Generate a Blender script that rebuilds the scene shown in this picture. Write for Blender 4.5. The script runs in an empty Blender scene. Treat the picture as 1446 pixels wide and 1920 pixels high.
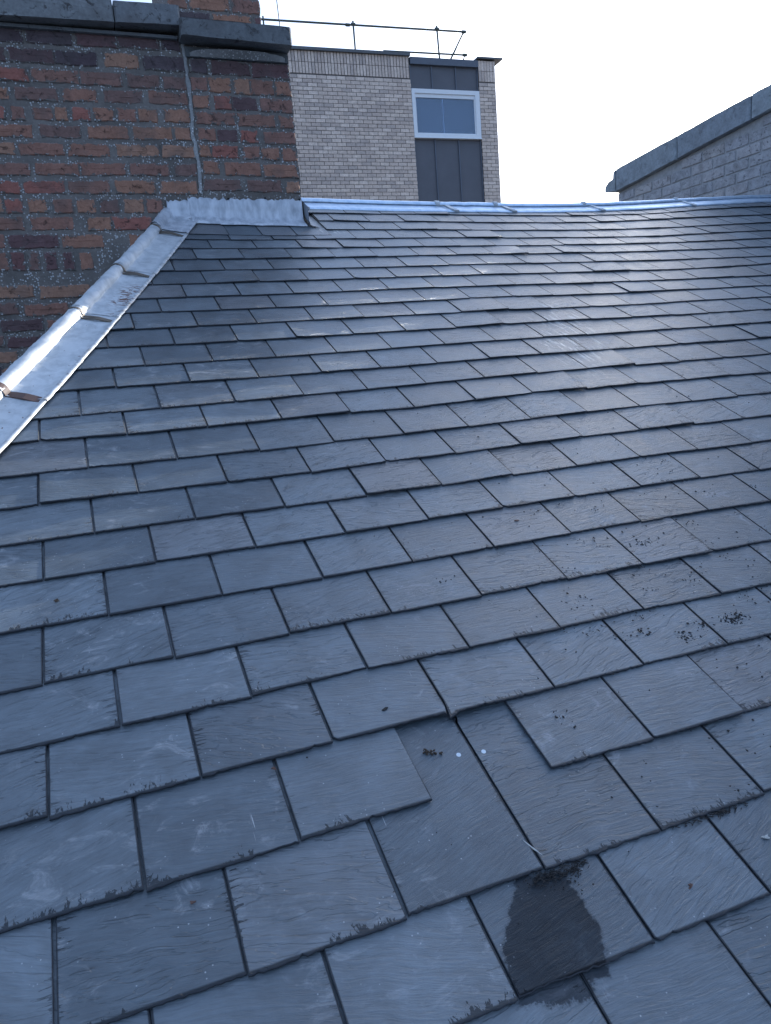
import bpy, math, random
from mathutils import Vector, Matrix
random.seed(11)
C = bpy.context.scene.collection
sc = bpy.context.scene
ROWS = {0: ([[-0.0083, 0.0018], [0.1922, 0.0018], [0.3907, 0.0018], [0.5921, -0.0002], [0.7902, 0.0005]], [[0.3122, 0.0026]]), 1: ([[0.1011, 0.1285], [0.3049, 0.1314], [0.5072, 0.1313], [0.7058, 0.131], [0.9103, 0.1318]], []), 2: ([[0.003, 0.2693], [0.2059, 0.2748], [0.407, 0.2776], [0.6064, 0.2739], [0.8064, 0.2725], [1.0036, 0.2703]], []), 3: ([[-0.1065, 0.4143], [0.0988, 0.42], [0.3015, 0.422], [0.502, 0.4213], [0.7059, 0.4199], [0.9009, 0.4218], [1.1027, 0.4198]], []), 4: ([[-0.0009, 0.5462], [0.2031, 0.5478], [0.4074, 0.5545], [0.6046, 0.5492], [0.8012, 0.5455], [1.002, 0.55], [1.2043, 0.545]], []), 5: ([[-0.1098, 0.6746], [0.098, 0.6747], [0.3025, 0.6768], [0.5018, 0.6771], [0.6972, 0.6749], [0.9011, 0.6762], [1.0971, 0.678], [1.2946, 0.6748]], []), 6: ([[0.0023, 0.818], [0.2078, 0.8181], [0.4091, 0.8122], [0.6059, 0.8128], [0.8024, 0.8172], [1.0047, 0.8197], [1.2033, 0.8195], [1.4112, 0.8221], [1.6141, 0.816]], []), 7: ([[-0.1048, 0.9569], [0.1025, 0.9557], [0.3042, 0.9505], [0.5036, 0.9491], [0.7054, 0.9543], [0.9007, 0.9507], [1.1055, 0.954], [1.3078, 0.9552], [1.5044, 0.9542], [1.7111, 0.9522]], []), 8: ([[-0.0051, 1.0864], [0.2026, 1.0859], [0.4033, 1.0837], [0.6018, 1.0796], [0.7984, 1.0776], [0.9998, 1.0814], [1.1974, 1.0852], [1.4046, 1.0884], [1.6084, 1.0847], [1.8135, 1.0843]], []), 9: ([[-0.1112, 1.2274], [0.0979, 1.2246], [0.3004, 1.216], [0.5042, 1.2134], [0.7041, 1.2186], [0.9017, 1.2147], [1.1049, 1.2222], [1.3082, 1.2248], [1.5104, 1.2218], [1.7104, 1.2192], [1.9074, 1.2204]], []), 10: ([[-0.0012, 1.3634], [0.2042, 1.3547], [0.4087, 1.3468], [0.608, 1.3492], [0.8079, 1.3431], [1.0063, 1.347], [1.2147, 1.3526], [1.4144, 1.3572], [1.611, 1.3586], [1.818, 1.3575], [2.0141, 1.3576]], []), 11: ([[-0.105, 1.52], [0.101, 1.5037], [0.3052, 1.502], [0.5077, 1.5041], [0.7055, 1.5007], [0.9016, 1.4866], [1.1059, 1.4982], [1.3141, 1.5171], [1.5126, 1.499], [1.7159, 1.502], [1.9165, 1.5002], [2.1131, 1.4974], [2.2932, 1.4952]], []), 12: ([[-0.003, 1.6402], [0.2021, 1.6345], [0.4068, 1.6315], [0.6073, 1.6321], [0.8061, 1.6285], [1.0037, 1.6393], [1.2113, 1.6396], [1.41, 1.6445], [1.6085, 1.6436], [1.8074, 1.6406], [2.0025, 1.6313], [2.2065, 1.6319], [2.4382, 1.641]], []), 13: ([[0.0997, 1.7969], [0.306, 1.7859], [0.5098, 1.7731], [0.7074, 1.7747], [0.9042, 1.7707], [1.1053, 1.7765], [1.3036, 1.7766], [1.5081, 1.7826], [1.7051, 1.7831], [1.9086, 1.7748], [2.113, 1.7733], [2.3051, 1.7758], [2.5126, 1.7784]], []), 14: ([[0.1938, 1.9231], [0.3982, 1.9191], [0.5978, 1.909], [0.8019, 1.9125], [0.9988, 1.915], [1.2013, 1.9186], [1.4039, 1.9244], [1.6073, 1.9275], [1.7907, 1.9095], [1.997, 1.9157], [2.1952, 1.9144], [2.398, 1.9199], [2.6023, 1.9161]], []), 15: ([[0.1008, 2.0737], [0.304, 2.0592], [0.5068, 2.0582], [0.706, 2.0545], [0.912, 2.0559], [1.1104, 2.0551], [1.3133, 2.055], [1.5155, 2.0675], [1.7113, 2.0667], [1.9073, 2.0558], [2.1039, 2.0518], [2.2996, 2.0493], [2.4967, 2.0481], [2.7005, 2.0539]], []), 16: ([[0.1952, 2.206], [0.4013, 2.2014], [0.6043, 2.1978], [0.8117, 2.2045], [1.0039, 2.1991], [1.2117, 2.2031], [1.4062, 2.1991], [1.6142, 2.2118], [1.8029, 2.1869], [1.9922, 2.1803], [2.1937, 2.1793], [2.3964, 2.1861], [2.6038, 2.194], [2.8075, 2.1909]], []), 17: ([[0.3, 2.3478], [0.5054, 2.3347], [0.709, 2.3371], [0.9082, 2.3299], [1.1143, 2.3333], [1.3163, 2.3442], [1.5142, 2.3448], [1.7118, 2.3464], [1.9036, 2.3365], [2.0934, 2.3207], [2.2911, 2.3177], [2.4966, 2.3287], [2.6898, 2.3215], [2.8968, 2.3282]], [[3.1257, 2.327]]), 18: ([[0.4065, 2.4745], [0.6075, 2.4667], [0.8127, 2.4694], [1.0135, 2.4789], [1.2136, 2.4832], [1.416, 2.4815], [1.613, 2.4807], [1.7998, 2.4746], [1.9987, 2.4673], [2.1982, 2.4531], [2.3977, 2.461], [2.5981, 2.455], [2.7975, 2.4575], [3.0146, 2.4593], [3.2385, 2.4619]], [[3.2652, 2.4674]]), 19: ([[0.5038, 2.6037], [0.7116, 2.6123], [0.9119, 2.6094], [1.1119, 2.6188], [1.3, 2.6099], [1.517, 2.6253], [1.7121, 2.6224], [1.9002, 2.6128], [2.0974, 2.602], [2.2973, 2.6061], [2.503, 2.6025], [2.6867, 2.5854], [2.895, 2.5903], [3.1298, 2.6108], [3.3398, 2.6355]], [[3.4371, 2.6405]]), 20: ([[0.4066, 2.7534], [0.6041, 2.7452], [0.8051, 2.7416], [1.0093, 2.7565], [1.2027, 2.7452], [1.4061, 2.746], [1.6146, 2.7609], [1.8123, 2.762], [2.0174, 2.7467], [2.2102, 2.7475], [2.3988, 2.7406], [2.5963, 2.7411], [2.7948, 2.7333], [3.0008, 2.7425], [3.2146, 2.743], [3.4402, 2.7432]], [[3.549, 2.7532]]), 21: ([[0.5152, 2.8779], [0.7117, 2.8674], [0.9185, 2.8815], [1.1169, 2.8818], [1.316, 2.881], [1.5249, 2.9017], [1.7222, 2.8999], [1.9155, 2.8975], [2.1078, 2.8861], [2.3103, 2.8903], [2.4992, 2.8865], [2.7005, 2.8816], [2.8952, 2.8768], [3.1256, 2.8978]], [[3.7009, 2.906]]), 22: ([[0.5992, 2.9999], [0.7971, 3.007], [1.0017, 3.0131], [1.1977, 3.0106], [1.4044, 3.0219], [1.6094, 3.0327], [1.8038, 3.0266], [2.0001, 3.0278], [2.1921, 3.0195], [2.3985, 3.0184], [2.5958, 3.0171], [2.7927, 3.0154], [3.0103, 3.0219], [3.2076, 3.0297]], [[3.8567, 3.0626]]), 23: ([[0.7021, 3.1103], [0.9003, 3.1216], [1.1052, 3.1319], [1.3059, 3.141], [1.5073, 3.1573], [1.7148, 3.1733], [1.9032, 3.1622], [2.1028, 3.149], [2.2964, 3.1528], [2.4968, 3.1458], [2.6963, 3.1377], [2.8913, 3.1388], [3.1109, 3.1486]], [[4.016, 3.2226]]), 24: ([[1.2001, 3.2673], [1.4033, 3.29], [1.6008, 3.3034], [1.8009, 3.2976], [1.9977, 3.2895], [2.1902, 3.2792], [2.3993, 3.2865], [2.5852, 3.283], [2.8005, 3.2774], [2.998, 3.2927], [3.2412, 3.3175]], [[4.1907, 3.3977]]), 25: ([[1.2026, 3.4239], [1.2852, 3.4207], [1.4773, 3.4138], [1.6775, 3.432], [1.8814, 3.4397], [2.0843, 3.4355], [2.2827, 3.4288], [2.4751, 3.4304], [2.6729, 3.4303], [2.9138, 3.4508]], [[3.5899, 3.523], [4.384, 3.5912]]), 26: ([[1.1709, 3.5317], [1.3916, 3.542], [1.5946, 3.567], [1.798, 3.5715], [2.0049, 3.5736], [2.2043, 3.5726], [2.3914, 3.5687], [2.6039, 3.5856], [2.8049, 3.5777]], [[3.4798, 3.6281], [4.0127, 3.7453], [4.6161, 3.8228]]), -1: ([[0.4793, -0.1393], [0.679, -0.1404]], [])}
LOW24 = [[0.7098, 3.1812], [0.8629, 3.1793], [1.0275, 3.1915]]
HIP_EDGE = [[-0.1937, 1.4611], [-0.1001, 1.6763], [-0.0671, 1.7783], [0.2526, 2.493], [0.5415, 3.1878], [0.6368, 3.4321]]
ROLLFOOT = [[-0.1599, 1.8466], [0.0504, 2.3309], [0.2332, 2.7372], [0.4313, 3.2124]]
RIDGE_BOT = [[1.1796, 3.6011], [1.5653, 3.6123], [1.9794, 3.6197], [2.4297, 3.6337], [2.8835, 3.6548], [3.4027, 3.714], [3.9023, 3.814], [4.4644, 3.9024], [4.7204, 3.9307]]
CAM = {'C': [0.0268, -0.6802, 0.7785], 'R': [[0.927822, -0.364463, -0.079456], [-0.141749, -0.147453, -0.978859], [0.345042, 0.91947, -0.188472]], 'f': 1400.0}
SAG = [-0.001408, 0.001373, 0.03273, -0.001329, 0.016385, -0.047231, 0.017045]
G = 0.13879
W = 0.203
SLOPE = 0.447458
YC = 3.0446
BRICKS_A = [[-0.1973, -0.0247, 2.2616, 0.055], [-0.0125, 0.1673, 2.2654, 0.0561], [0.1865, 0.352, 2.2692, 0.0573], [0.3587, 0.5304, 2.2727, 0.0583], [0.5419, 0.6233, 2.2755, 0.0591], [-0.2383, -0.1033, 2.1891, 0.055], [-0.0892, 0.0861, 2.1897, 0.0561], [0.0903, 0.2595, 2.1904, 0.0571], [0.2923, 0.435, 2.1912, 0.0583], [0.4554, 0.636, 2.1919, 0.0594], [-0.1716, -0.0256, 2.1135, 0.0518], [-0.0153, 0.1767, 2.1132, 0.0528], [0.181, 0.3522, 2.1129, 0.0538], [0.3746, 0.5136, 2.1127, 0.0549], [0.5298, 0.6329, 2.1125, 0.0556], [-0.2537, -0.1111, 2.0369, 0.0496], [-0.0886, 0.0805, 2.0398, 0.0506], [0.0997, 0.2406, 2.0427, 0.0515], [0.267, 0.4313, 2.0457, 0.0525], [0.4565, 0.6298, 2.0488, 0.0535], [-0.1966, -0.1377, 1.9594, 0.0522], [-0.1152, -0.0616, 1.9611, 0.0526], [-0.0324, 0.0498, 1.9631, 0.0532], [0.0604, 0.1097, 1.9647, 0.0536], [0.127, 0.201, 1.9664, 0.0541], [0.2142, 0.2986, 1.9683, 0.0546], [0.3165, 0.3936, 1.9704, 0.0551], [0.405, 0.4858, 1.9723, 0.0556], [0.5162, 0.6299, 1.975, 0.0564], [-0.2079, -0.0434, 1.89, 0.0507], [-0.0119, 0.1532, 1.8928, 0.0518], [0.1817, 0.3515, 1.8955, 0.0528], [0.372, 0.5417, 1.8982, 0.0539], [0.5535, 0.6227, 1.9001, 0.0546], [-0.2795, -0.121, 1.819, 0.0485], [-0.1045, 0.0731, 1.8201, 0.0495], [0.0904, 0.2599, 1.8212, 0.0505], [0.2914, 0.4729, 1.8224, 0.0516], [0.487, 0.6396, 1.8235, 0.0526], [-0.2323, -0.0753, 1.7387, 0.0492], [-0.0542, 0.1222, 1.7405, 0.0502], [0.1309, 0.3189, 1.7423, 0.0512], [0.3372, 0.5074, 1.7442, 0.0522], [0.5336, 0.6298, 1.7457, 0.0531], [-0.3051, -0.1268, 1.6632, 0.0514], [-0.11, 0.0521, 1.6647, 0.0524], [0.0695, 0.238, 1.6661, 0.0534], [0.2651, 0.436, 1.6677, 0.0545], [0.4595, 0.6251, 1.6692, 0.0556], [-0.2769, -0.2073, 1.5881, 0.0559], [-0.1949, -0.1282, 1.588, 0.0564], [-0.1051, -0.0328, 1.588, 0.057], [-0.0049, 0.0755, 1.588, 0.0576], [0.0909, 0.1684, 1.588, 0.0582], [0.1886, 0.2677, 1.5879, 0.0588], [0.2906, 0.3738, 1.5879, 0.0594], [0.3901, 0.4584, 1.5879, 0.0599], [-0.2884, -0.1352, 1.5166, 0.0543], [-0.1057, 0.0668, 1.515, 0.0555], [0.1243, 0.2231, 1.5135, 0.0566], [0.2322, 0.401, 1.5123, 0.0574], [-0.3613, -0.2201, 1.4428, 0.0543], [-0.2056, -0.0054, 1.4412, 0.0554], [0.0076, 0.1808, 1.4395, 0.0565], [0.2906, 0.3604, 1.4376, 0.0579], [-0.2807, -0.2226, 1.3614, 0.0725], [-0.2059, -0.1533, 1.3601, 0.0731], [-0.1363, -0.0936, 1.3589, 0.0736], [-0.0743, -0.0245, 1.3578, 0.0741], [0.0017, 0.0457, 1.3565, 0.0747], [0.07, 0.1236, 1.3552, 0.0753], [-0.3133, -0.139, 1.234, 0.0513], [-0.1154, 0.0957, 1.2272, 0.0525], [-0.366, -0.2123, 1.1625, 0.0491], [-0.1868, -0.0093, 1.1536, 0.0502], [0.0062, 0.0731, 1.1472, 0.0509], [-0.4482, -0.3048, 1.0986, 0.049], [-0.2881, -0.12, 1.0905, 0.0499], [-0.1027, 0.052, 1.0821, 0.0509], [-0.4088, -0.2888, 1.0273, 0.0472], [-0.2762, -0.1396, 1.0196, 0.048], [-0.3784, -0.2443, 0.9589, 0.0477], [-0.2273, -0.0799, 0.9492, 0.0486], [-0.4713, -0.3374, 0.8963, 0.0475], [-0.3227, -0.1778, 0.8856, 0.0484]]
BRICKS_B = [[0.6572, 0.7335, 2.1914, 0.0603], [0.7527, 0.9295, 2.1898, 0.0612], [0.9395, 1.1179, 2.1878, 0.0624], [0.6522, 0.7265, 2.1147, 0.0607], [0.7313, 0.8313, 2.1144, 0.0613], [0.8511, 0.9184, 2.114, 0.062], [0.9234, 1.0351, 2.1137, 0.0625], [1.0453, 1.1179, 2.1133, 0.0632], [0.6523, 0.7245, 2.0399, 0.0567], [0.7488, 0.8249, 2.0393, 0.0572], [0.8298, 0.9476, 2.0387, 0.0578], [0.9628, 1.1176, 2.0377, 0.0587], [0.6556, 0.834, 1.9702, 0.0528], [0.8515, 1.0267, 1.9681, 0.0538], [1.0474, 1.118, 1.9665, 0.0546], [0.6591, 0.7393, 1.9018, 0.0529], [0.7491, 0.8407, 1.8998, 0.0534], [0.8532, 0.9366, 1.8977, 0.0539], [0.9647, 1.1208, 1.8946, 0.0547], [0.655, 0.7036, 1.8306, 0.0531], [0.7134, 0.8374, 1.8285, 0.0537], [0.86, 0.9388, 1.8258, 0.0543], [0.9439, 1.0318, 1.8239, 0.0548], [1.0475, 1.1159, 1.8218, 0.0553], [0.6631, 0.7366, 1.7581, 0.056], [0.7638, 0.9303, 1.7527, 0.0568], [0.9482, 1.1157, 1.7459, 0.0579], [0.6562, 0.8328, 1.6816, 0.0519], [0.8582, 1.0263, 1.6773, 0.0529], [1.05, 1.1165, 1.6743, 0.0537]]
SEAM = [[0.6301, 2.3116], [0.6418, 2.2381], [0.6376, 2.1497], [0.6373, 2.0158], [0.6374, 1.9027], [0.64, 1.7883], [0.6395, 1.6676]]
WALL_R = [[1.1263, 2.2416], [1.1249, 1.6517]]
COPE_L = [[-0.094, 2.3047], [0.5376, 2.3212], [0.6197, 2.3254], [0.6298, 2.4044], [0.3507, 2.3994]]
COPE_R = [[0.6169, 2.2759], [1.1185, 2.2641], [1.1167, 2.3418], [0.6255, 2.3429]]
STACK = [[0.6318, 2.4971], [1.0478, 2.555], [1.042, 2.4571]]
APRON = [[0.4716, 1.5437], [0.4804, 1.611], [0.5707, 1.6229], [0.6928, 1.6209], [0.8943, 1.6143], [1.1052, 1.6172], [1.1218, 1.6222], [0.8853, 1.5345], [1.0964, 1.5334]]
BLD = {'o': [5.8421, 14.9848, 5.6071], 'az': -0.03491}
BL = {'top_l': [-1.05, 7.1486], 'top_m': [1.4329, 7.1664], 'pan_tl': [1.4055, 6.9705], 'bay_r_t': [2.9973, 6.9809], 'pier_tr': [3.4872, 7.1738], 'pier_cap_l': [2.9592, 7.1904], 'pier_cap_r': [3.6446, 7.1814], 'pier_r_b': [3.4718, 4.3135], 'bot_l': [-1.192, 4.3985], 'bay_l_b': [1.3867, 4.3674], 'bay_r_b': [2.9916, 4.3384], 'sold_mid_l': [-1.0746, 6.9139], 'sold_bot_l': [-1.151, 6.7053], 'sold_bot_r': [1.3989, 6.7335], 'sold_mid_r': [1.3905, 6.9339], 'win_tl': [1.4069, 6.527], 'win_tr': [2.994, 6.5121], 'win_bl': [1.4047, 5.5618], 'win_br': [2.9871, 5.5592], 'pane_tl': [1.4906, 6.3532], 'pane_tr': [2.8548, 6.3465], 'pane_bl': [1.4737, 5.6586], 'pane_br': [2.8629, 5.6551], 'mull_t': [2.1562, 6.3338], 'mull_b': [2.0843, 5.6714], 'p1t': [1.9184, 6.9943], 'p2t': [2.4633, 6.9672], 'p1b': [1.8978, 6.5455], 'p2b': [2.4712, 6.5249], 'q1t': [1.8849, 5.5174], 'q2t': [2.4545, 5.5168], 'q1b': [1.8884, 4.3433], 'q2b': [2.453, 4.3296], 'fasc_t': [1.4321, 7.1561], 'fasc_b': [1.4337, 7.0231], 'fasc_tr': [2.995, 7.1499], 'fasc_br': [2.9845, 6.9803], 'brL': [-0.8804, 6.6727], 'brL2': [-1.1569, 4.739]}
RAIL = {'l0': [-1.534, 7.8669], 'l0t': [-1.5165, 7.9265], 'l0b': [-1.5384, 7.632], 'r_end': [2.9507, 7.9006], 'p1t': [0.3893, 7.928], 'p1b': [0.3986, 7.3875], 'p2t': [2.3017, 7.9522], 'p2b': [2.3344, 7.349], 'dg_b': [2.5027, 7.3787], 'lr0': [1.623, 7.4141], 'lr1': [2.946, 7.4331], 'lr2': [2.8894, 7.3655], 'ant_t': [-1.2109, 8.5299], 'ant_b': [-1.1965, 7.652], 'cl': [0.2679, 7.8799]}
XG = 5.0418
G_TOP = [[5.7218, 2.2875], [5.7201, 2.3365], [5.6783, 2.3707], [5.5979, 2.385], [5.588, 2.4453], [5.517, 2.4702], [5.065, 2.5052], [4.6152, 2.5342], [4.2184, 2.5638], [3.8376, 2.5948]]
G_BOT = [[5.5863, 2.2513], [5.5697, 2.2766], [5.0543, 2.314], [4.6156, 2.3586], [3.8339, 2.4214]]
G_EDGE = [[5.5878, 2.2029]]
PTS = {'nail1': [0.482, 0.3435], 'nail2': [0.5231, 0.3372], 'hole': [0.5064, 0.4229], 'hole2': [0.5042, 0.4024], 'moss': [0.4406, 0.3596], 'shard': [0.4024, 0.4582], 'sliver': [0.5071, 0.1655], 'leaf1': [0.2025, 0.3998], 'leaf2': [0.057, 0.2359], 'leaf3': [0.6879, 0.0482], 'leaf4': [0.9044, 0.8966], 'tw1': [0.6836, 0.354], 'cl1': [1.0863, 0.4763], 'white': [0.8497, 0.0728], 'chip1': [0.5901, 0.0563], 'm2': [-0.0847, 0.8848], 'rust1': [0.4847, -0.0494], 'leaf5': [0.2121, 0.9041], 'c2': [1.1653, 0.4715], 'c3': [0.9565, 0.4958], 'c4': [1.1892, 0.4816], 'c5': [1.037, 0.4584], 'bird': [1.1546, 0.7415], 'b2': [1.7552, 1.9361]}
STAIN = [[0.4657, 0.1342], [0.5485, 0.111], [0.5472, 0.0802], [0.5303, 0.0418], [0.5301, 0.0074], [0.53, -0.0091], [0.3903, -0.0019], [0.4022, 0.0574], [0.4303, 0.0895]]
DMG = {'jA': [[0.5607, 0.1134], [0.7909, 0.1258]]}
STRAPS = [[[-0.1966, 1.7605], [-0.1215, 1.6824]], [[0.0501, 2.3059], [0.1384, 2.2593]], [[0.2313, 2.7095], [0.315, 2.6611]], [[0.4278, 3.182], [0.5082, 3.1319]]]

STAINS = [[tuple(q) for q in STAIN][::-1], [(.425,-.016),(.478,-.022),(.484,.004),(.400,.004)]]
EXPO = 1.7

# ------------------------------------------------------------------ camera, sky, sun, exposure
SUN_AZ, SUN_EL = 51.0, 17.8      # degrees: azimuth from +Y towards +X
cd = bpy.data.cameras.new('camera'); camo = bpy.data.objects.new('camera', cd); C.objects.link(camo)
_r, _d, _f = [Vector(v) for v in CAM['R']]
mw = Matrix((( _r.x, -_d.x, -_f.x, CAM['C'][0]), (_r.y, -_d.y, -_f.y, CAM['C'][1]), (_r.z, -_d.z, -_f.z, CAM['C'][2]), (0, 0, 0, 1)))
camo.matrix_world = mw
cd.sensor_fit = 'HORIZONTAL'; cd.sensor_width = 36; cd.lens = 36*CAM['f']/1446; cd.clip_start = .02; cd.clip_end = 2000
sc.camera = camo
wd = bpy.data.worlds.new('World'); sc.world = wd; wd.use_nodes = True
bg = wd.node_tree.nodes['Background']; sky = wd.node_tree.nodes.new('ShaderNodeTexSky')
sky.sky_type = 'NISHITA'; sky.sun_disc = False
sky.sun_elevation = math.radians(SUN_EL); sky.sun_rotation = math.radians(SUN_AZ)
sky.air_density = 1.0; sky.dust_density = 4.0; sky.ozone_density = 1.5; sky.altitude = 50
veil = wd.node_tree.nodes.new('ShaderNodeMix'); veil.data_type = 'RGBA'; veil.blend_type = 'ADD'; veil.inputs[0].default_value = 1
veil.inputs[7].default_value = (.76, 1.06, 1.58, 1)      # thin high haze over the whole sky
dim = wd.node_tree.nodes.new('ShaderNodeVectorMath'); dim.operation = 'MULTIPLY'; dim.inputs[1].default_value = (.33, .385, .50)
wd.node_tree.links.new(sky.outputs[0], dim.inputs[0]); wd.node_tree.links.new(dim.outputs[0], veil.inputs[6]); wd.node_tree.links.new(veil.outputs[2], bg.inputs[0]); bg.inputs[1].default_value = .13
sl = bpy.data.lights.new('sun', 'SUN'); sl.energy = 3.6; sl.angle = math.radians(.53); sl.color = (1, .97, .92)
so = bpy.data.objects.new('sun', sl); C.objects.link(so)
_a, _e = math.radians(SUN_AZ), math.radians(SUN_EL)
sd = Vector((math.sin(_a)*math.cos(_e), math.cos(_a)*math.cos(_e), math.sin(_e)))
so.rotation_euler = sd.to_track_quat('Z', 'Y').to_euler()
sc.view_settings.view_transform = 'Standard'; sc.view_settings.look = 'None'
sc.view_settings.exposure = EXPO; sc.view_settings.gamma = 1; sc.view_settings.use_curve_mapping = False
def rnd(a, b): return random.uniform(a, b)

# ------------------------------------------------------------------ helpers
def link(o, parent=None):
    C.objects.link(o)
    if parent is not None: o.parent = parent
    return o

def mesh(name, V, F, mats, uvs=None, fm=None, smooth=False, att=None):
    me = bpy.data.meshes.new(name)
    me.from_pydata([tuple(v) for v in V], [], F)
    for m in (mats if isinstance(mats, (list, tuple)) else [mats]): me.materials.append(m)
    if fm: me.polygons.foreach_set('material_index', fm)
    if uvs:
        for nm, d in uvs.items():
            l = me.uv_layers.new(name=nm)
            for i, lp in enumerate(me.loops): l.data[i].uv = d[lp.vertex_index]
    if att is not None:
        a = me.attributes.new('rnd', 'FLOAT', 'POINT')
        a.data.foreach_set('value', att if hasattr(att, '__len__') else [att]*len(V))
    if smooth: me.polygons.foreach_set('use_smooth', [True]*len(me.polygons))
    me.update()
    return me

def obj(name, V, F, mats, parent=None, loc=None, **kw):
    if loc is not None: V = [Vector(v) - Vector(loc) for v in V]
    me = mesh(name, V, F, mats, **kw)
    o = bpy.data.objects.new(name, me)
    if loc is not None: o.location = loc
    return link(o, parent)

def tag(o, label=None, cat=None, group=None, kind=None):
    if label: o['label'] = label
    if cat: o['category'] = cat
    if group: o['group'] = group
    if kind: o['kind'] = kind
    return o

def thing(name, label, cat, loc=(0, 0, 0), rz=0, group=None):
    o = bpy.data.objects.new(name, None); o.location = loc; o.rotation_euler = (0, 0, rz)
    o.empty_display_size = .1
    return tag(link(o), label, cat, group)

def box(x0, x1, y0, y1, z0, z1):
    V = [(x, y, z) for x in (x0, x1) for y in (y0, y1) for z in (z0, z1)]
    F = [(0, 1, 3, 2), (4, 6, 7, 5), (0, 4, 5, 1), (2, 3, 7, 6), (0, 2, 6, 4), (1, 5, 7, 3)]
    return V, F

def join(parts):
    V, F = [], []
    for v, f in parts:
        b = len(V); V += list(v); F += [tuple(i+b for i in q) for q in f]
    return V, F

def tube(pts, r, n=8, caps=True):
    pts = [Vector(p) for p in pts]; V, F = [], []
    rr = r if hasattr(r, '__len__') else [r]*len(pts)
    up = Vector((.13, .21, .97)).normalized()
    for i, p in enumerate(pts):
        t = (pts[min(i+1, len(pts)-1)] - pts[max(i-1, 0)]).normalized()
        a = t.cross(up)
        if a.length < .05: a = t.cross(Vector((1, 0, 0)))
        a.normalize(); b = t.cross(a)
        for k in range(n):
            q = 2*math.pi*k/n
            V.append(p + (a*math.cos(q) + b*math.sin(q))*rr[i])
    for i in range(len(pts)-1):
        for k in range(n):
            F.append((i*n+k, i*n+(k+1) % n, (i+1)*n+(k+1) % n, (i+1)*n+k))
    if caps:
        F.append(tuple(range(n))[::-1]); F.append(tuple((len(pts)-1)*n+k for k in range(n)))
    return V, F

def stone(x0, x1, y0, y1, z0, z1, j=.003, bev=.006, seg=.06, rng=random):
    """block with worn irregular front edges; front is y0"""
    nx = max(2, int((x1-x0)/seg)); nz = 2
    V, F = [], []
    per = []
    for i in range(nx): per.append((x0+(x1-x0)*i/nx, z0))
    for i in range(nz): per.append((x1, z0+(z1-z0)*i/nz))
    for i in range(nx): per.append((x1-(x1-x0)*i/nx, z1))
    for i in range(nz): per.append((x0, z1-(z1-z0)*i/nz))
    n = len(per); cx, cz = (x0+x1)/2, (z0+z1)/2
    per = [(px+rng.uniform(-j, j), pz+rng.uniform(-j, j)) for px, pz in per]
    for d, yy in ((bev, y0), (0, y0+bev), (0, y1)):
        for px, pz in per:
            sx = -d if px > cx else d; sz = -d if pz > cz else d
            if abs(px-x0) > bev*1.5 and abs(px-x1) > bev*1.5: sx = 0
            if abs(pz-z0) > bev*1.5 and abs(pz-z1) > bev*1.5: sz = 0
            V.append((px+sx, yy+(rng.uniform(-j, j)*.4 if yy != y1 else 0), pz+sz))
    for r in range(2):
        for i in range(n):
            F.append((r*n+i, r*n+(i+1) % n, (r+1)*n+(i+1) % n, (r+1)*n+i))
    F.append(tuple(range(n))[::-1]); F.append(tuple(range(2*n, 3*n)))
    F = [f[::-1] for f in F]
    return V, F

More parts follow.
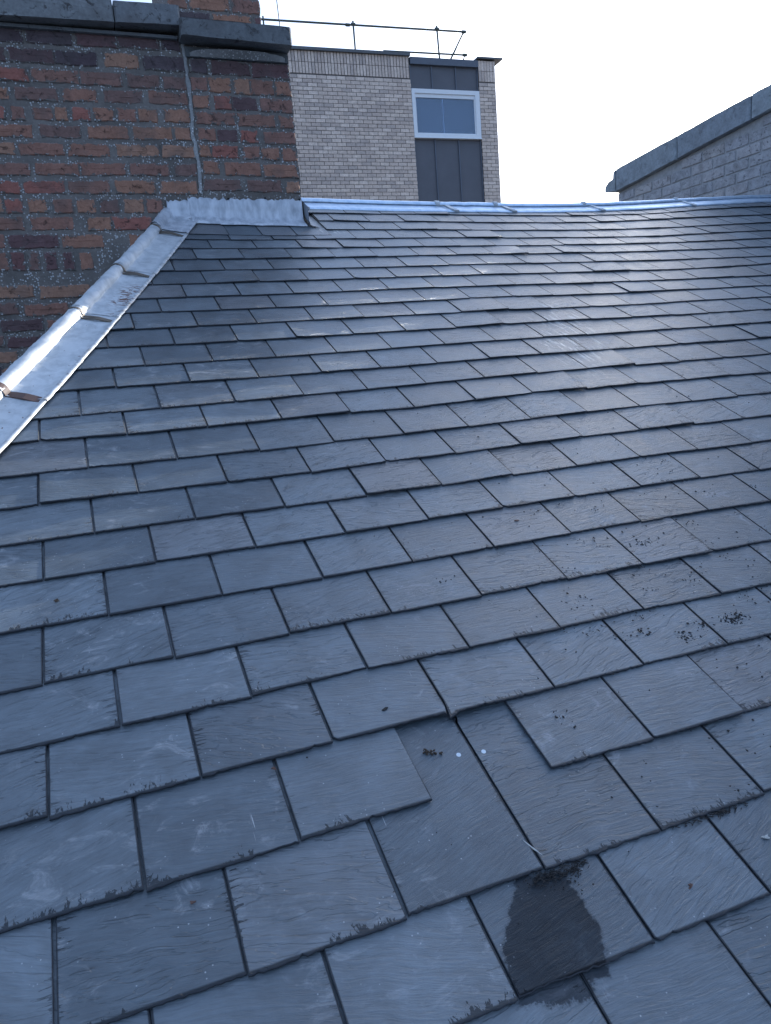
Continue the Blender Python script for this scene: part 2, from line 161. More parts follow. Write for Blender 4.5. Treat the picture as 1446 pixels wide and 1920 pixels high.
# ------------------------------------------------------------------ material helpers
class NT:
    def __init__(s, name):
        s.m = bpy.data.materials.new(name); s.m.use_nodes = True
        s.t = s.m.node_tree; s.b = s.t.nodes['Principled BSDF']
    def n(s, ty, **kw):
        nd = s.t.nodes.new(ty)
        for k, v in kw.items():
            if k.startswith('i_'):
                key = k[2:]
                key = int(key) if key.isdigit() else key.replace('_', ' ')
                s.set(nd.inputs[key], v)
            else: setattr(nd, k, v)
        return nd
    def set(s, inp, v):
        if hasattr(v, 'is_output'): s.t.links.new(v, inp)
        else: inp.default_value = v
    def math(s, op, a, b=0.0, c=0.0, clamp=False):
        nd = s.n('ShaderNodeMath', operation=op, use_clamp=clamp)
        s.set(nd.inputs[0], a); s.set(nd.inputs[1], b)
        if op in ('MULTIPLY_ADD',): s.set(nd.inputs[2], c)
        return nd.outputs[0]
    def ramp(s, v, lo, hi, a=0.0, b=1.0):
        nd = s.n('ShaderNodeMapRange', interpolation_type='SMOOTHSTEP')
        s.set(nd.inputs[0], v)
        for i, q in enumerate((lo, hi, a, b)): s.set(nd.inputs[1+i], q)
        return nd.outputs[0]
    def mix(s, f, a, b):
        nd = s.n('ShaderNodeMix', data_type='RGBA')
        s.set(nd.inputs[0], f); s.set(nd.inputs[6], a); s.set(nd.inputs[7], b)
        return nd.outputs[2]
    def mul(s, a, b):
        nd = s.n('ShaderNodeMix', data_type='RGBA', blend_type='MULTIPLY')
        nd.inputs[0].default_value = 1
        s.set(nd.inputs[6], a); s.set(nd.inputs[7], b)
        return nd.outputs[2]
    def noise(s, vec, scale, detail=3, rough=.55, dist=0, out=0):
        nd = s.n('ShaderNodeTexNoise'); s.set(nd.inputs['Vector'], vec)
        s.set(nd.inputs['Scale'], scale); nd.inputs['Detail'].default_value = detail
        nd.inputs['Roughness'].default_value = rough; s.set(nd.inputs['Distortion'], dist)
        return nd.outputs[out]
    def vor(s, vec, scale, feature='F1', out=0, rand=1):
        nd = s.n('ShaderNodeTexVoronoi', feature=feature); s.set(nd.inputs['Vector'], vec)
        nd.inputs['Scale'].default_value = scale; nd.inputs['Randomness'].default_value = rand
        return nd.outputs[out]
    def mapping(s, vec, scale=(1, 1, 1), rot=(0, 0, 0), loc=(0, 0, 0)):
        nd = s.n('ShaderNodeMapping'); s.set(nd.inputs[0], vec)
        s.set(nd.inputs['Scale'], scale); s.set(nd.inputs['Rotation'], rot); s.set(nd.inputs['Location'], loc)
        return nd.outputs[0]
    def xyz(s, x, y, z=0.0):
        nd = s.n('ShaderNodeCombineXYZ'); s.set(nd.inputs[0], x); s.set(nd.inputs[1], y); s.set(nd.inputs[2], z)
        return nd.outputs[0]
    def sep(s, v):
        nd = s.n('ShaderNodeSeparateXYZ'); s.set(nd.inputs[0], v); return nd.outputs
    def bump(s, h, strength=.5, dist=.002, normal=None):
        nd = s.n('ShaderNodeBump'); s.set(nd.inputs['Height'], h)
        nd.inputs['Strength'].default_value = strength; nd.inputs['Distance'].default_value = dist
        if normal is not None: s.set(nd.inputs['Normal'], normal)
        return nd.outputs[0]
    def done(s, col=None, rough=None, normal=None, metal=0, spec=None):
        if col is not None: s.set(s.b.inputs['Base Color'], col)
        if rough is not None: s.set(s.b.inputs['Roughness'], rough)
        if normal is not None: s.set(s.b.inputs['Normal'], normal)
        s.set(s.b.inputs['Metallic'], metal)
        if spec is not None: s.set(s.b.inputs['Specular IOR Level'], spec)
        return s.m

def rgb(r, g, b): return (r, g, b, 1)

def slate_material(name, stain=None):
    """uses uv 'roof' (metres on the roof), 'edge' (distance to left, right edge), 'tail' (distance to tail, unused), attribute rnd"""
    s = NT(name)
    uv = s.n('ShaderNodeUVMap', uv_map='roof').outputs[0]
    ed = s.sep(s.n('ShaderNodeUVMap', uv_map='edge').outputs[0])
    tl = s.sep(s.n('ShaderNodeUVMap', uv_map='tail').outputs[0])
    r = s.n('ShaderNodeAttribute', attribute_name='rnd').outputs['Fac']
    r2 = s.math('FRACT', s.math('MULTIPLY', r, 37.7))
    r3_ = s.math('FRACT', s.math('MULTIPLY', r, 91.3))
    off = s.xyz(s.math('MULTIPLY', r, 50), s.math('MULTIPLY', r2, 31), s.math('MULTIPLY', r3_, 9))
    p = s.n('ShaderNodeVectorMath', operation='ADD'); s.set(p.inputs[0], uv); s.set(p.inputs[1], off); p = p.outputs[0]
    # riven grain: its direction varies from slate to slate
    tilt = s.math('MULTIPLY', s.math('SUBTRACT', r2, .5), .75)
    g = s.mapping(p, rot=s.xyz(0.0, 0.0, tilt))
    warp = s.noise(g, 6, 2, .5, 0, 1)
    wv = s.n('ShaderNodeVectorMath', operation='MULTIPLY_ADD'); s.set(wv.inputs[0], warp)
    wv.inputs[1].default_value = (.035, .035, .02); s.set(wv.inputs[2], g)
    g2 = s.mapping(wv.outputs[0], scale=(1, 9, 1))
    grain = s.noise(g2, 24, 6, .68, .2)
    plate = s.noise(s.mapping(wv.outputs[0], scale=(1, 5.5, 1)), 7, 4, .55, .35)
    # stepped cleavage plates
    step = s.ramp(s.math('FRACT', s.math('MULTIPLY', plate, 6.0)), 0.0, .16)
    stepm = s.math('MULTIPLY', step, s.ramp(r3_, .1, .8, .15, .8))
    fine = s.noise(p, 420, 2, .6)
    blot = s.noise(p, 13, 4, .6, .4)
    big = s.noise(uv, 1.1, 2, .5)
    # colours
    base = s.mix(r, rgb(.056, .076, .092), rgb(.116, .142, .162))
    base = s.mix(s.math('MULTIPLY', s.ramp(r3_, .82, .98), .45), base, rgb(.145, .134, .134))
    v = s.math('MULTIPLY_ADD', blot, 1.3, .35)
    v = s.math('MULTIPLY', v, s.math('MULTIPLY_ADD', grain, 1.25, .375))
    v = s.math('MULTIPLY', v, s.math('MULTIPLY_ADD', big, .5, .75))
    vc = s.xyz(v, v, v)
    col = s.mul(base, vc)
    # chalky scuffs
    sc1 = s.noise(s.mapping(p, scale=(1, 1.6, 1), rot=(0, 0, .5)), 15, 6, .72, 1.2)
    sc2 = s.noise(p, 4.5, 2, .5)
    scm = s.math('MULTIPLY', s.ramp(sc1, .52, .74), s.ramp(sc2, .46, .62))
    col = s.mix(s.math('MULTIPLY', scm, .55), col, rgb(.42, .43, .44))
    # pale specks of grit
    spk = s.vor(p, 95, 'F1', 0)
    spm = s.math('MULTIPLY', s.ramp(spk, .13, .05), s.ramp(s.noise(p, 20, 2), .5, .62))
    col = s.mix(s.math('MULTIPLY', spm, .7), col, rgb(.5, .51, .52))
    # a few thin scratches
    scr = s.noise(s.mapping(p, scale=(14, .7, 1), rot=(0, 0, -.35)), 22, 2, .5, .2)
    scrm = s.math('MULTIPLY', s.ramp(scr, .74, .80), s.ramp(s.noise(p, 9, 1), .55, .62))
    col = s.mix(s.math('MULTIPLY', scrm, .7), col, rgb(.5, .5, .5))
    # pale streaks along the slope in two places
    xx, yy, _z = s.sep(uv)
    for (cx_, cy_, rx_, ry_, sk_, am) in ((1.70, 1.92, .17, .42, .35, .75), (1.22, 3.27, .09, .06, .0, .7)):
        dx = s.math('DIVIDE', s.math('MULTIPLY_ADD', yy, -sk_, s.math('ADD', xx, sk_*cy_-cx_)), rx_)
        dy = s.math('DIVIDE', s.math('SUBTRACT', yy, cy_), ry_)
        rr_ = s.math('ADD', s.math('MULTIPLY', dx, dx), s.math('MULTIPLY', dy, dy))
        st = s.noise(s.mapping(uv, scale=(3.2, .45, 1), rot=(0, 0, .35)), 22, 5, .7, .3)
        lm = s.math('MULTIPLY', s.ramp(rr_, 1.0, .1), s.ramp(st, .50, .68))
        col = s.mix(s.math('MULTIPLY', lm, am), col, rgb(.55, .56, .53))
    # rusty blooms on a few slates
    ru = s.math('MULTIPLY', s.ramp(s.noise(uv, 6.5, 3, .6, .5), .66, .78), s.ramp(s.noise(p, 80, 3), .35, .6))
    col = s.mix(s.math('MULTIPLY', ru, .45), col, rgb(.17, .10, .07))
    ck = s.noise(s.mapping(wv.outputs[0], scale=(.5, 4.5, 1), rot=(0, 0, .12)), 10, 3, .6, .3)
    ckm = s.math('MULTIPLY', s.ramp(s.math('ABSOLUTE', s.math('SUBTRACT', ck, .5)), .010, .002), s.ramp(s.noise(p, 7, 2), .66, .74))
    col = s.mix(s.math('MULTIPLY', ckm, .5), col, rgb(.03, .033, .04))
    # dressed, flaked edges
    e = s.math('MINIMUM', ed[0], ed[1])
    teeth = s.noise(s.mapping(p, scale=(.30, 2.4, 1), rot=(0, 0, .25)), 80, 3, .7, .8)
    teeth2 = s.noise(s.mapping(p, scale=(1.7, .6, 1), rot=(0, 0, .5)), 75, 4, .7, .9)
    reach = s.math('MULTIPLY', s.ramp(teeth, .50, .80), s.ramp(s.noise(p, 9, 1), .42, .66, .003, .038))
    reach2 = s.math('MULTIPLY', s.ramp(teeth2, .42, .78), s.ramp(s.noise(p, 9, 1), .44, .66, .003, .030))
    em = s.math('MULTIPLY', s.math('LESS_THAN', e, reach), s.ramp(r3_, 0, 1, .45, 1))
    tm = s.math('LESS_THAN', tl[0], reach2)
    edge = s.math('MAXIMUM', em, tm)
    line = s.math('MAXIMUM', s.ramp(e, .0022, .0004), s.ramp(tl[0], .0046, .0012))
    edgec = s.math('MAXIMUM', s.math('MULTIPLY', edge, .78), s.math('MULTIPLY', line, .85))
    col = s.mix(edgec, col, rgb(.014, .016, .020))
    rough = s.math('MULTIPLY_ADD', grain, .25, s.math('MULTIPLY_ADD', blot, .16, .16))
    rough = s.math('ADD', rough, s.math('MULTIPLY', scm, .2))
    rough = s.math('ADD', rough, s.math('MULTIPLY', r, .07))
    if stain:
        # a damp patch with an outline of its own
        x, y, _ = s.sep(uv)
        wob = s.math('MULTIPLY', s.math('SUBTRACT', s.noise(uv, 48, 6, .75), .5), .034)
        m = None
        for poly in stain:
            q = None
            n = len(poly)
            for i in range(n):
                (x0, y0), (x1, y1) = poly[i], poly[(i+1) % n]
                L = math.hypot(x1-x0, y1-y0); nx, ny = (y1-y0)/L, -(x1-x0)/L
                d = s.math('MULTIPLY_ADD', x, nx, s.math('MULTIPLY_ADD', y, ny, -(nx*x0+ny*y0)))
                q = d if q is None else s.math('MAXIMUM', q, d)
            q = s.math('ADD', s.math('SUBTRACT', q, .0035), wob); q = s.math('ADD', s.math('MULTIPLY', s.ramp(q, .004, .0), .35), s.math('MULTIPLY', s.ramp(q, .0005, -.0020), .65)); q = s.math('MULTIPLY', q, s.math('MULTIPLY_ADD', s.noise(uv, 20, 4, .7), .6, .68), clamp=True)
            m = q if m is None else s.math('MAXIMUM', m, q)
        col = s.mix(m, col, s.mul(col, rgb(.30, .30, .32)))
        rough = s.math('MULTIPLY', rough, s.math('MULTIPLY_ADD', m, .0, 1))
    h = s.math('MULTIPLY_ADD', grain, .6, s.math('MULTIPLY', stepm, .6))
    h = s.math('MULTIPLY_ADD', fine, .10, h)
    h = s.math('SUBTRACT', h, s.math('MULTIPLY', edge, .7))
    nrm = s.bump(h, .85, .0027)
    sp_ = s.math('MULTIPLY_ADD', edgec, -.8, 1.0)
    if stain: sp_ = s.math('MULTIPLY', sp_, s.math('MULTIPLY_ADD', m, -.72, 1.0))
    m = s.done(col, rough, nrm, spec=sp_)
    return m

def masonry(name, cols, rough=.9, obj_random=True, bumpd=.003, pit=True, scale=1.0, dirt=.35, smear=False):
    s = NT(name)
    geo = s.n('ShaderNodeNewGeometry').outputs['Position']
    if obj_random == 'both':
        r = s.math('FRACT', s.math('ADD', s.n('ShaderNodeObjectInfo').outputs['Random'], s.n('ShaderNodeAttribute', attribute_name='rnd').outputs['Fac']))
    else: r = s.n('ShaderNodeAttribute', attribute_name='rnd').outputs['Fac']
    cr = s.n('ShaderNodeValToRGB'); cr.color_ramp.interpolation = 'CONSTANT' if len(cols) > 4 else 'LINEAR'
    el = cr.color_ramp.elements
    el[0].position = 0; el[0].color = cols[0]; el[1].position = 1/len(cols); el[1].color = cols[1]
    for i, c in enumerate(cols[2:]):
        k = el.new((i+2)/len(cols)); k.color = c
    s.set(cr.inputs[0], r)
    n1 = s.noise(geo, 22*scale, 5, .65, .4); n2 = s.noise(geo, 120*scale, 4, .7)
    v = s.math('MULTIPLY', s.math('MULTIPLY_ADD', n1, 1.0, .5), s.math('MULTIPLY_ADD', n2, .8, .6))
    col = s.mul(cr.outputs[0], s.xyz(v, v, v))
    if pit:
        cl = s.noise(geo, 34*scale, 5, .7, .8)
        pm = s.ramp(cl, .56, .66)
        col = s.mix(s.math('MULTIPLY', pm, dirt*1.9), col, rgb(.028, .022, .022))
        sm = s.ramp(s.noise(geo, 9*scale, 3), .5, .68)
        col = s.mix(s.math('MULTIPLY', sm, dirt), col, rgb(.10, .088, .085))
        h = s.math('SUBTRACT', s.math('MULTIPLY_ADD', n2, .5, n1), s.math('MULTIPLY', pm, .6))
    else: h = s.math('MULTIPLY_ADD', n2, .5, n1)
    if smear:       # mortar smeared over the arrises, with pebbles in it
        e = s.sep(s.n('ShaderNodeUVMap', uv_map='face').outputs[0])
        d = s.math('MINIMUM', e[0], e[1])
        w = s.ramp(s.noise(geo, 34, 5, .78, .6), .40, .74, .0, .018)
        m = s.ramp(s.math('SUBTRACT', d, w), .001, -.002)
        mc = s.mul(rgb(.165, .148, .135), s.xyz(v, v, v))
        cell = s.vor(geo, 105, 'F1', 0); cc = s.sep(s.vor(geo, 105, 'F1', 1))
        sp = s.math('MULTIPLY', s.ramp(s.math('MULTIPLY_ADD', n2, .35, cell), .66, .50), s.math('GREATER_THAN', cc[0], .6))
        mc = s.mix(sp, mc, rgb(.5, .5, .5))
        col = s.mix(m, col, mc)
        h = s.math('MULTIPLY_ADD', s.math('MULTIPLY', sp, m), .6, h)
    return s.done(col, rough, s.bump(h, .8, bumpd), spec=.25)

def mortar_material(name, base, speck, amount=1.0):
    s = NT(name)
    geo = s.n('ShaderNodeNewGeometry').outputs['Position']
    n1 = s.noise(geo, 5, 5, .65); n2 = s.noise(geo, 90, 4, .7)
    v = s.math('MULTIPLY', s.math('MULTIPLY_ADD', n1, 1.6, .2), s.math('MULTIPLY_ADD', n2, .7, .65))
    col = s.mul(base, s.xyz(v, v, v))
    cell = s.vor(geo, 105, 'F1', 0); ccol = s.sep(s.vor(geo, 105, 'F1', 1))
    m = s.math('MULTIPLY', s.ramp(s.math('MULTIPLY_ADD', n2, .35, cell), .66, .50), s.math('GREATER_THAN', ccol[0], .52))
    m = s.math('MULTIPLY', m, s.ramp(s.noise(geo, 12, 3, .6), .40, .56))
    m = s.math('MULTIPLY', m, amount)
    col = s.mix(m, col, speck)
    h = s.math('ADD', s.math('MULTIPLY', m, .8), s.math('MULTIPLY_ADD', n2, .7, s.math('MULTIPLY', n1, .5)))
    return s.done(col, .93, s.bump(h, .9, .004), spec=.2)

def metal_material(name, col, col2, rough=.42, metal=.85, streak=True, rust=None):
    s = NT(name)
    geo = s.n('ShaderNodeNewGeometry').outputs['Position']
    n1 = s.noise(s.mapping(geo, scale=(1, 1, .35) if streak else (1, 1, 1)), 26, 5, .62, .3)
    n2 = s.noise(geo, 5, 3); n3 = s.noise(geo, 160, 3, .6)
    c = s.mix(s.ramp(n1, .35, .7), col, col2)
    v = s.math('MULTIPLY_ADD', n2, .35, .82); c = s.mul(c, s.xyz(v, v, v))
    r = s.math('MULTIPLY_ADD', n1, .25, rough-.1)
    mt = metal
    if rust:
        uv = s.sep(s.n('ShaderNodeUVMap', uv_map='hip').outputs[0])
        uvv = s.n('ShaderNodeUVMap', uv_map='hip').outputs[0]
        z = None
        for (s0, s1, o0, o1, dens) in rust:
            m = s.math('MULTIPLY', s.math('MULTIPLY', s.ramp(uv[0], s0-.03, s0+.03), s.ramp(uv[0], s1+.03, s1-.03)),
                       s.math('MULTIPLY', s.ramp(uv[1], o0-.01, o0+.02), s.ramp(uv[1], o1+.02, o1-.02)))
            m = s.math('MULTIPLY', m, s.ramp(s.noise(s.mapping(uvv, scale=(1.0, .35, 1), rot=(0, 0, .35)), 95, 4, .65, .5), dens, dens+.06))
            z = m if z is None else s.math('MAXIMUM', z, m)
        spots = s.math('MULTIPLY', s.ramp(s.noise(uvv, 70, 2, .5), .70, .73), s.ramp(uv[1], .10, .07))
        lip = s.math('MULTIPLY', s.ramp(uv[1], .016, .008), s.ramp(s.noise(uvv, 30, 4, .7), .42, .7))
        c = s.mix(s.math('MULTIPLY', lip, .7), c, rgb(.22, .19, .15))
        z = s.math('MAXIMUM', z, s.math('MULTIPLY', spots, .8))
        c = s.mix(z, c, rgb(.13, .062, .045)); r = s.math('MULTIPLY_ADD', z, .4, r)
        mt = s.math('MULTIPLY_ADD', s.math('MAXIMUM', z, s.math('MULTIPLY', lip, .8)), -metal, metal)
    return s.done(c, r, s.bump(s.math('MULTIPLY_ADD', n3, .15, n1), .35, .0018), metal=mt)

def plain(name, c, rough=.6, metal=0, noise=.25, scale=30, bumpd=.001, spec=None):
    s = NT(name)
    geo = s.n('ShaderNodeNewGeometry').outputs['Position']
    n1 = s.noise(geo, scale, 4, .6)
    v = s.math('MULTIPLY_ADD', n1, noise*2, 1-noise)
    return s.done(s.mul(c, s.xyz(v, v, v)), rough, s.bump(n1, .4, bumpd), metal=metal, spec=spec)

M = {}
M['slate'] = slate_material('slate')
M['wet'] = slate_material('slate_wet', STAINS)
M['slate_edge_shade'] = plain('shaded_broken_edge', rgb(.030, .034, .042), .85, noise=.5, scale=120)  # occlusion shade of the joints put into the broken edges' colour
M['felt'] = plain('roofing_felt', rgb(.012, .012, .013), .9)
M['brick'] = masonry('old_red_brick', [rgb(.305, .158, .112), rgb(.27, .140, .106), rgb(.33, .185, .128), rgb(.245, .132, .105), rgb(.29, .148, .108),
                                       rgb(.19, .115, .098), rgb(.32, .168, .115), rgb(.25, .135, .104), rgb(.30, .122, .096)], smear=True)
M['brick_dark'] = masonry('dark_brick', [rgb(.12, .075, .075), rgb(.09, .065, .072), rgb(.16, .080, .075), rgb(.10, .075, .08), rgb(.14, .08, .08)], smear=True)  # darker bricks: top rows, lower wall and a few at random
M['mortar'] = mortar_material('pebbly_mortar', rgb(.165, .148, .135), rgb(.55, .55, .55), .85)
M['seam'] = mortar_material('pale_pebbly_mortar', rgb(.30, .30, .295), rgb(.64, .64, .63), 1.0)
M['cope'] = masonry('weathered_coping_stone', [rgb(.19, .20, .205), rgb(.23, .235, .235), rgb(.16, .17, .18)], .92, dirt=.4, scale=.6)
M['cope_dark'] = masonry('dark_coping_stone', [rgb(.13, .14, .145), rgb(.15, .158, .165), rgb(.115, .125, .13)], .92, dirt=.3, scale=.6)
M['pcope'] = masonry('grey_parapet_coping', [rgb(.24, .27, .29), rgb(.27, .30, .32), rgb(.225, .25, .275)], .9, dirt=.15, scale=.6)  # flare haze painted in: stone colour lifted pale and bluish
M['lead'] = metal_material('lead', rgb(.58, .61, .65), rgb(.36, .39, .43), .55, .35)
M['leadold'] = metal_material('old_lead', rgb(.30, .32, .35), rgb(.20, .22, .24), .6, .3)
M['galv'] = metal_material('galvanised_sheet', rgb(.60, .63, .65), rgb(.46, .49, .51), .60, .5, rust=[(1.00, 1.20, .0, .07, .50), (.90, .96, .0, .05, .55), (.55, .62, .0, .03, .60)])
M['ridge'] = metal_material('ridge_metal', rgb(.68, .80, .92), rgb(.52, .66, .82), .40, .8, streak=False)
M['strap'] = plain('tarnished_strap', rgb(.16, .135, .11), .5, .5)
M['strap_rust'] = plain('rusty_strap', rgb(.10, .055, .045), .7)
M['bbrick'] = masonry('buff_brick', [rgb(.60, .485, .41), rgb(.66, .54, .455), rgb(.53, .43, .37), rgb(.62, .505, .43), rgb(.70, .575, .49), rgb(.49, .405, .355), rgb(.60, .485, .41)], .88, 'both', .002, False)
M['bmortar'] = plain('grey_mortar', rgb(.12, .105, .098), .92)
M['panel'] = plain('dark_cladding', rgb(.10, .102, .118), .55, 0, .2, 3)
M['fascia'] = plain('lead_grey_fascia', rgb(.10, .115, .145), .55, 0, .2, 8)
M['white'] = plain('white_frame_paint', rgb(.74, .76, .78), .4, 0, .06, 12)
M['capmetal'] = plain('parapet_cap', rgb(.11, .115, .12), .5, .3)
M['rail'] = plain('galvanised_rail', rgb(.085, .10, .085), .55, .3)
M['post'] = plain('glazing_post_paint', rgb(.75, .62, .58), .6)
M['room'] = plain('room', rgb(.16, .18, .22), .9)
M['pbrick'] = masonry('grey_parapet_brick', [rgb(.33, .325, .335), rgb(.36, .345, .35), rgb(.30, .30, .315), rgb(.34, .335, .35), rgb(.38, .36, .355)], .9)  # brick colour raised to carry the glare haze
M['pmortar'] = plain('parapet_mortar', rgb(.30, .30, .305), .93, noise=.4)  # kept near the brick tone, painted haze flattens the joints
M['ground'] = plain('asphalt', rgb(.05, .05, .052), .9, noise=.4, scale=2)
M['tar'] = plain('flat_roof_felt', rgb(.09, .09, .09), .9)
M['wallren'] = plain('rendered_wall', rgb(.28, .26, .24), .9, noise=.3, scale=4)
M['debris'] = plain('dark_debris', rgb(.020, .018, .018), .85, noise=.6, scale=300)
M['moss'] = plain('dry_moss', rgb(.06, .042, .03), .95, noise=.6, scale=300)
M['leaf'] = plain('dead_leaf', rgb(.11, .06, .045), .8, noise=.4, scale=200)
M['pale'] = plain('pale_chip', rgb(.40, .40, .38), .7, noise=.3, scale=200)
M['nail'] = plain('nail_head', rgb(.62, .68, .72), .4, .4, .05)
g = NT('window_glass'); g.b.inputs['Transmission Weight'].default_value = .85
g.b.inputs['IOR'].default_value = 1.5
M['glass'] = g.done(rgb(.55, .75, 1.0), .02)

# ------------------------------------------------------------------ roof frame
CS, SN = math.cos(SLOPE), math.sin(SLOPE)
EXP = [(2, 0), (1, 1), (0, 2), (3, 0), (2, 1), (1, 2), (0, 3)]
def sag(X, V):
    u = min(max(X/W, -5), 24); k = min(max(V/G, -7), 29)
    a = (u-5)/6; b = (k-13)/13
    return sum(c*a**i*b**j for c, (i, j) in zip(SAG, EXP))
def P(X, V, h=0.0):
    n = sag(X, V)+h
    return Vector((X, V*CS-n*SN, V*SN+n*CS))

HE0, HE1 = Vector(HIP_EDGE[0]), Vector(HIP_EDGE[-1])
HD = (HE1-HE0).normalized(); HPERP = Vector((-HD.y, HD.x))
def hipX(V): return HE0.x+(V-HE0.y)*HD.x/HD.y
def interp(L, x):
    if x <= L[0][0]: return L[0][1]
    for (a, b), (c, d) in zip(L, L[1:]):
        if x <= c: return b+(d-b)*(x-a)/(c-a)
    return L[-1][1]
RB = sorted([(x, v) for x, v in RIDGE_BOT]) + [(5.3, RIDGE_BOT[-1][1]+.02)]
def ridgeV(X): return interp(RB, X)

XWALL = XG-.004
ch_r = WALL_R[1][0]

# ------------------------------------------------------------------ the setting
gnd = obj('ground', [(-400, -400, -8), (400, -400, -8), (400, 400, -8), (-400, 400, -8)], [(0, 1, 2, 3)], M['ground'])
gnd['kind'] = 'structure'

# ------------------------------------------------------------------ slate roof
roof = thing('slate_roof', 'blue grey slate roof slope with one slate missing, filling the foreground below the metal ridge', 'roof', P(1.5, 1.5))
def rparent(o):
    o.parent = roof; o.location = Vector(o.location)-roof.location
    return o

T = .0052
NOTCH = [(PTS['hole'][0], PTS['hole'][1]+.002, .013), (PTS['hole2'][0]+.001, PTS['hole2'][1]-.002, .0075), (PTS['hole2'][0]-.001, PTS['hole2'][1]+.012, .008)]
BIGCH = [(PTS['chip1'][0], PTS['chip1'][1], .004)]
def slate(x0, x1, va, vb, vh, k, near, rr):
    """one slate in roof coordinates: tail from (x0,va) to (x1,vb), head at vh"""
    gap = rr.uniform(.0004, .0015); a0, a1 = x0+gap, x1-rr.uniform(.0004, .0015)
    nt = 34 if near else 7; ns = 22 if near else 5
    jt = .0009 if near else .0008
    sk0 = rr.uniform(-.0015, .0015); sk1 = rr.uniform(-.0015, .0015)
    dv = rr.uniform(-.0026, .0026); lift0 = rr.uniform(0, .0018); lift1 = rr.uniform(0, .0018)
    if rr.random() < .13: lift0 += rr.uniform(.0015, .004)
    if rr.random() < .13: lift1 += rr.uniform(.0015, .004)
    per = []
    cut0 = rr.uniform(.003, .012) if rr.random() < .22 else 0
    cut1 = rr.uniform(.003, .010) if rr.random() < .16 else 0
    wv = rr.uniform(0, 6); wa = rr.uniform(0, .0013)
    for i in range(nt):
        t = i/nt; x = a0+(a1-a0)*t
        v = va+(vb-va)*t+dv+wa*math.sin(wv+9*t)+rr.uniform(-jt, jt)
        if cut0 and (x-a0) < cut0: v += (cut0-(x-a0))*.8
        if cut1 and (a1-x) < cut1: v += (cut1-(a1-x))*.8
        if rr.random() < .06: v += rr.uniform(.0008, .0026)
        per.append([x, v])
    vt = (va+vb)/2+dv
    for i in range(ns):
        t = i/ns; per.append([a1+sk1*t*2-rr.uniform(0, jt), vb+dv+(vh-vb)*t])
    per.append([a1+sk1*2, vh]); per.append([a0+sk0*2, vh])
    for i in range(ns-1, 0, -1):
        t = i/ns; per.append([a0+sk0*t*2+rr.uniform(0, jt), va+dv+(vh-va)*t])
    for q in per:
        for (nx, nv, nr) in NOTCH:
            d = math.hypot(q[0]-nx, q[1]-nv)
            if d < nr and d > 1e-6: q[0] = nx+(q[0]-nx)*nr/d; q[1] = nv+(q[1]-nv)*nr/d
    n = len(per); cx = (x0+x1)/2
    def ht(x, v):
        s = (x-x0)/(x1-x0); l = lift0*(1-s)+lift1*s
        f = max(0, 1-(v-vt)/(2.4*G))
        return 3*T-T*(v-vt)/G+l*f
    V, UV, UE, UT = [], [], [], []
    clipx = lambda x, v: max(x, hipX(v)-.045)
    for ring, (ins, dh) in enumerate(((.0012, 0), (0, -.0009), (.0004, -(T-.0008)))):
        for (x, v) in per:
            xi = x+ins if x < cx else x-ins
            xi = x+(ins*.5 if x < a0+.006 else 0)-(ins*.5 if x > a1-.006 else 0)
            vi = v+ins if v < vt+.012 else v
            xc = clipx(xi, vi); h = ht(xi, vi)+dh
            V.append(P(xc, vi, h)); UV.append((xc, vi)); UE.append((max(xi-a0, 0)-ins*.8, max(a1-xi, 0)-ins*.8)); UT.append((max(vi-vt, 0)-ins*.8, 0))
    F = []; 
    F.append(tuple(range(n)))
    for r in range(2):
        for i in range(n): F.append((r*n+i, (r+1)*n+i, (r+1)*n+(i+1) % n, r*n+(i+1) % n))
    F.append(tuple(range(2*n, 3*n))[::-1])
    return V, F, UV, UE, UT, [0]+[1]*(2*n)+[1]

rows = {}
for k in range(-6, 28):
    rr = random.Random(1000+k)
    J, EX = ROWS.get(k, ([], []))
    J = [tuple(q) for q in J]
    if k == 27:
        J = [(q[0]+W/2, q[1]+G) for q in rows[26] if q[0] > 3.3]
        rows[27] = J; continue
    if not J:
        J = [((.0 if k % 2 == 0 else -.5)*W+rr.uniform(-.006, .006), k*G)]
    J.sort()
    # smooth the tail line a little, keep real irregularity
    vs = [q[1] for q in J]
    if len(J) > 4:
        sm = [(sum(vs[max(0, i-2):i+3])/len(vs[max(0, i-2):i+3])) for i in range(len(vs))]
        keep = .8 if k < 12 else .4
        vs = [sm[i]+(vs[i]-sm[i])*keep for i in range(len(vs))]
    J = [(q[0], v) for q, v in zip(J, vs)]
    line = sorted(J+[tuple(q) for q in EX])
    if k < 1:  # straight lines low down, along the measured ones
        sl = 0
    if k not in (25, 26):
        if k == 24:
            for q in sorted(LOW24, reverse=True): J.insert(0, tuple(q))
            J.insert(0, (LOW24[0][0]-.19, LOW24[0][1]))
            lastv = LOW24[0][1]
        x = J[0][0]
        while x > -1.25:
            x -= W*rr.uniform(.985, 1.015); J.insert(0, (x, interp(line, x) if k != 24 else LOW24[0][1]))
    x = J[-1][0]
    while x < XWALL:
        x += W*rr.uniform(.975, 1.02)
        J.append((min(x, XWALL), interp(line, x)+rr.uniform(-.0012, .0012)))
    rows[k] = J
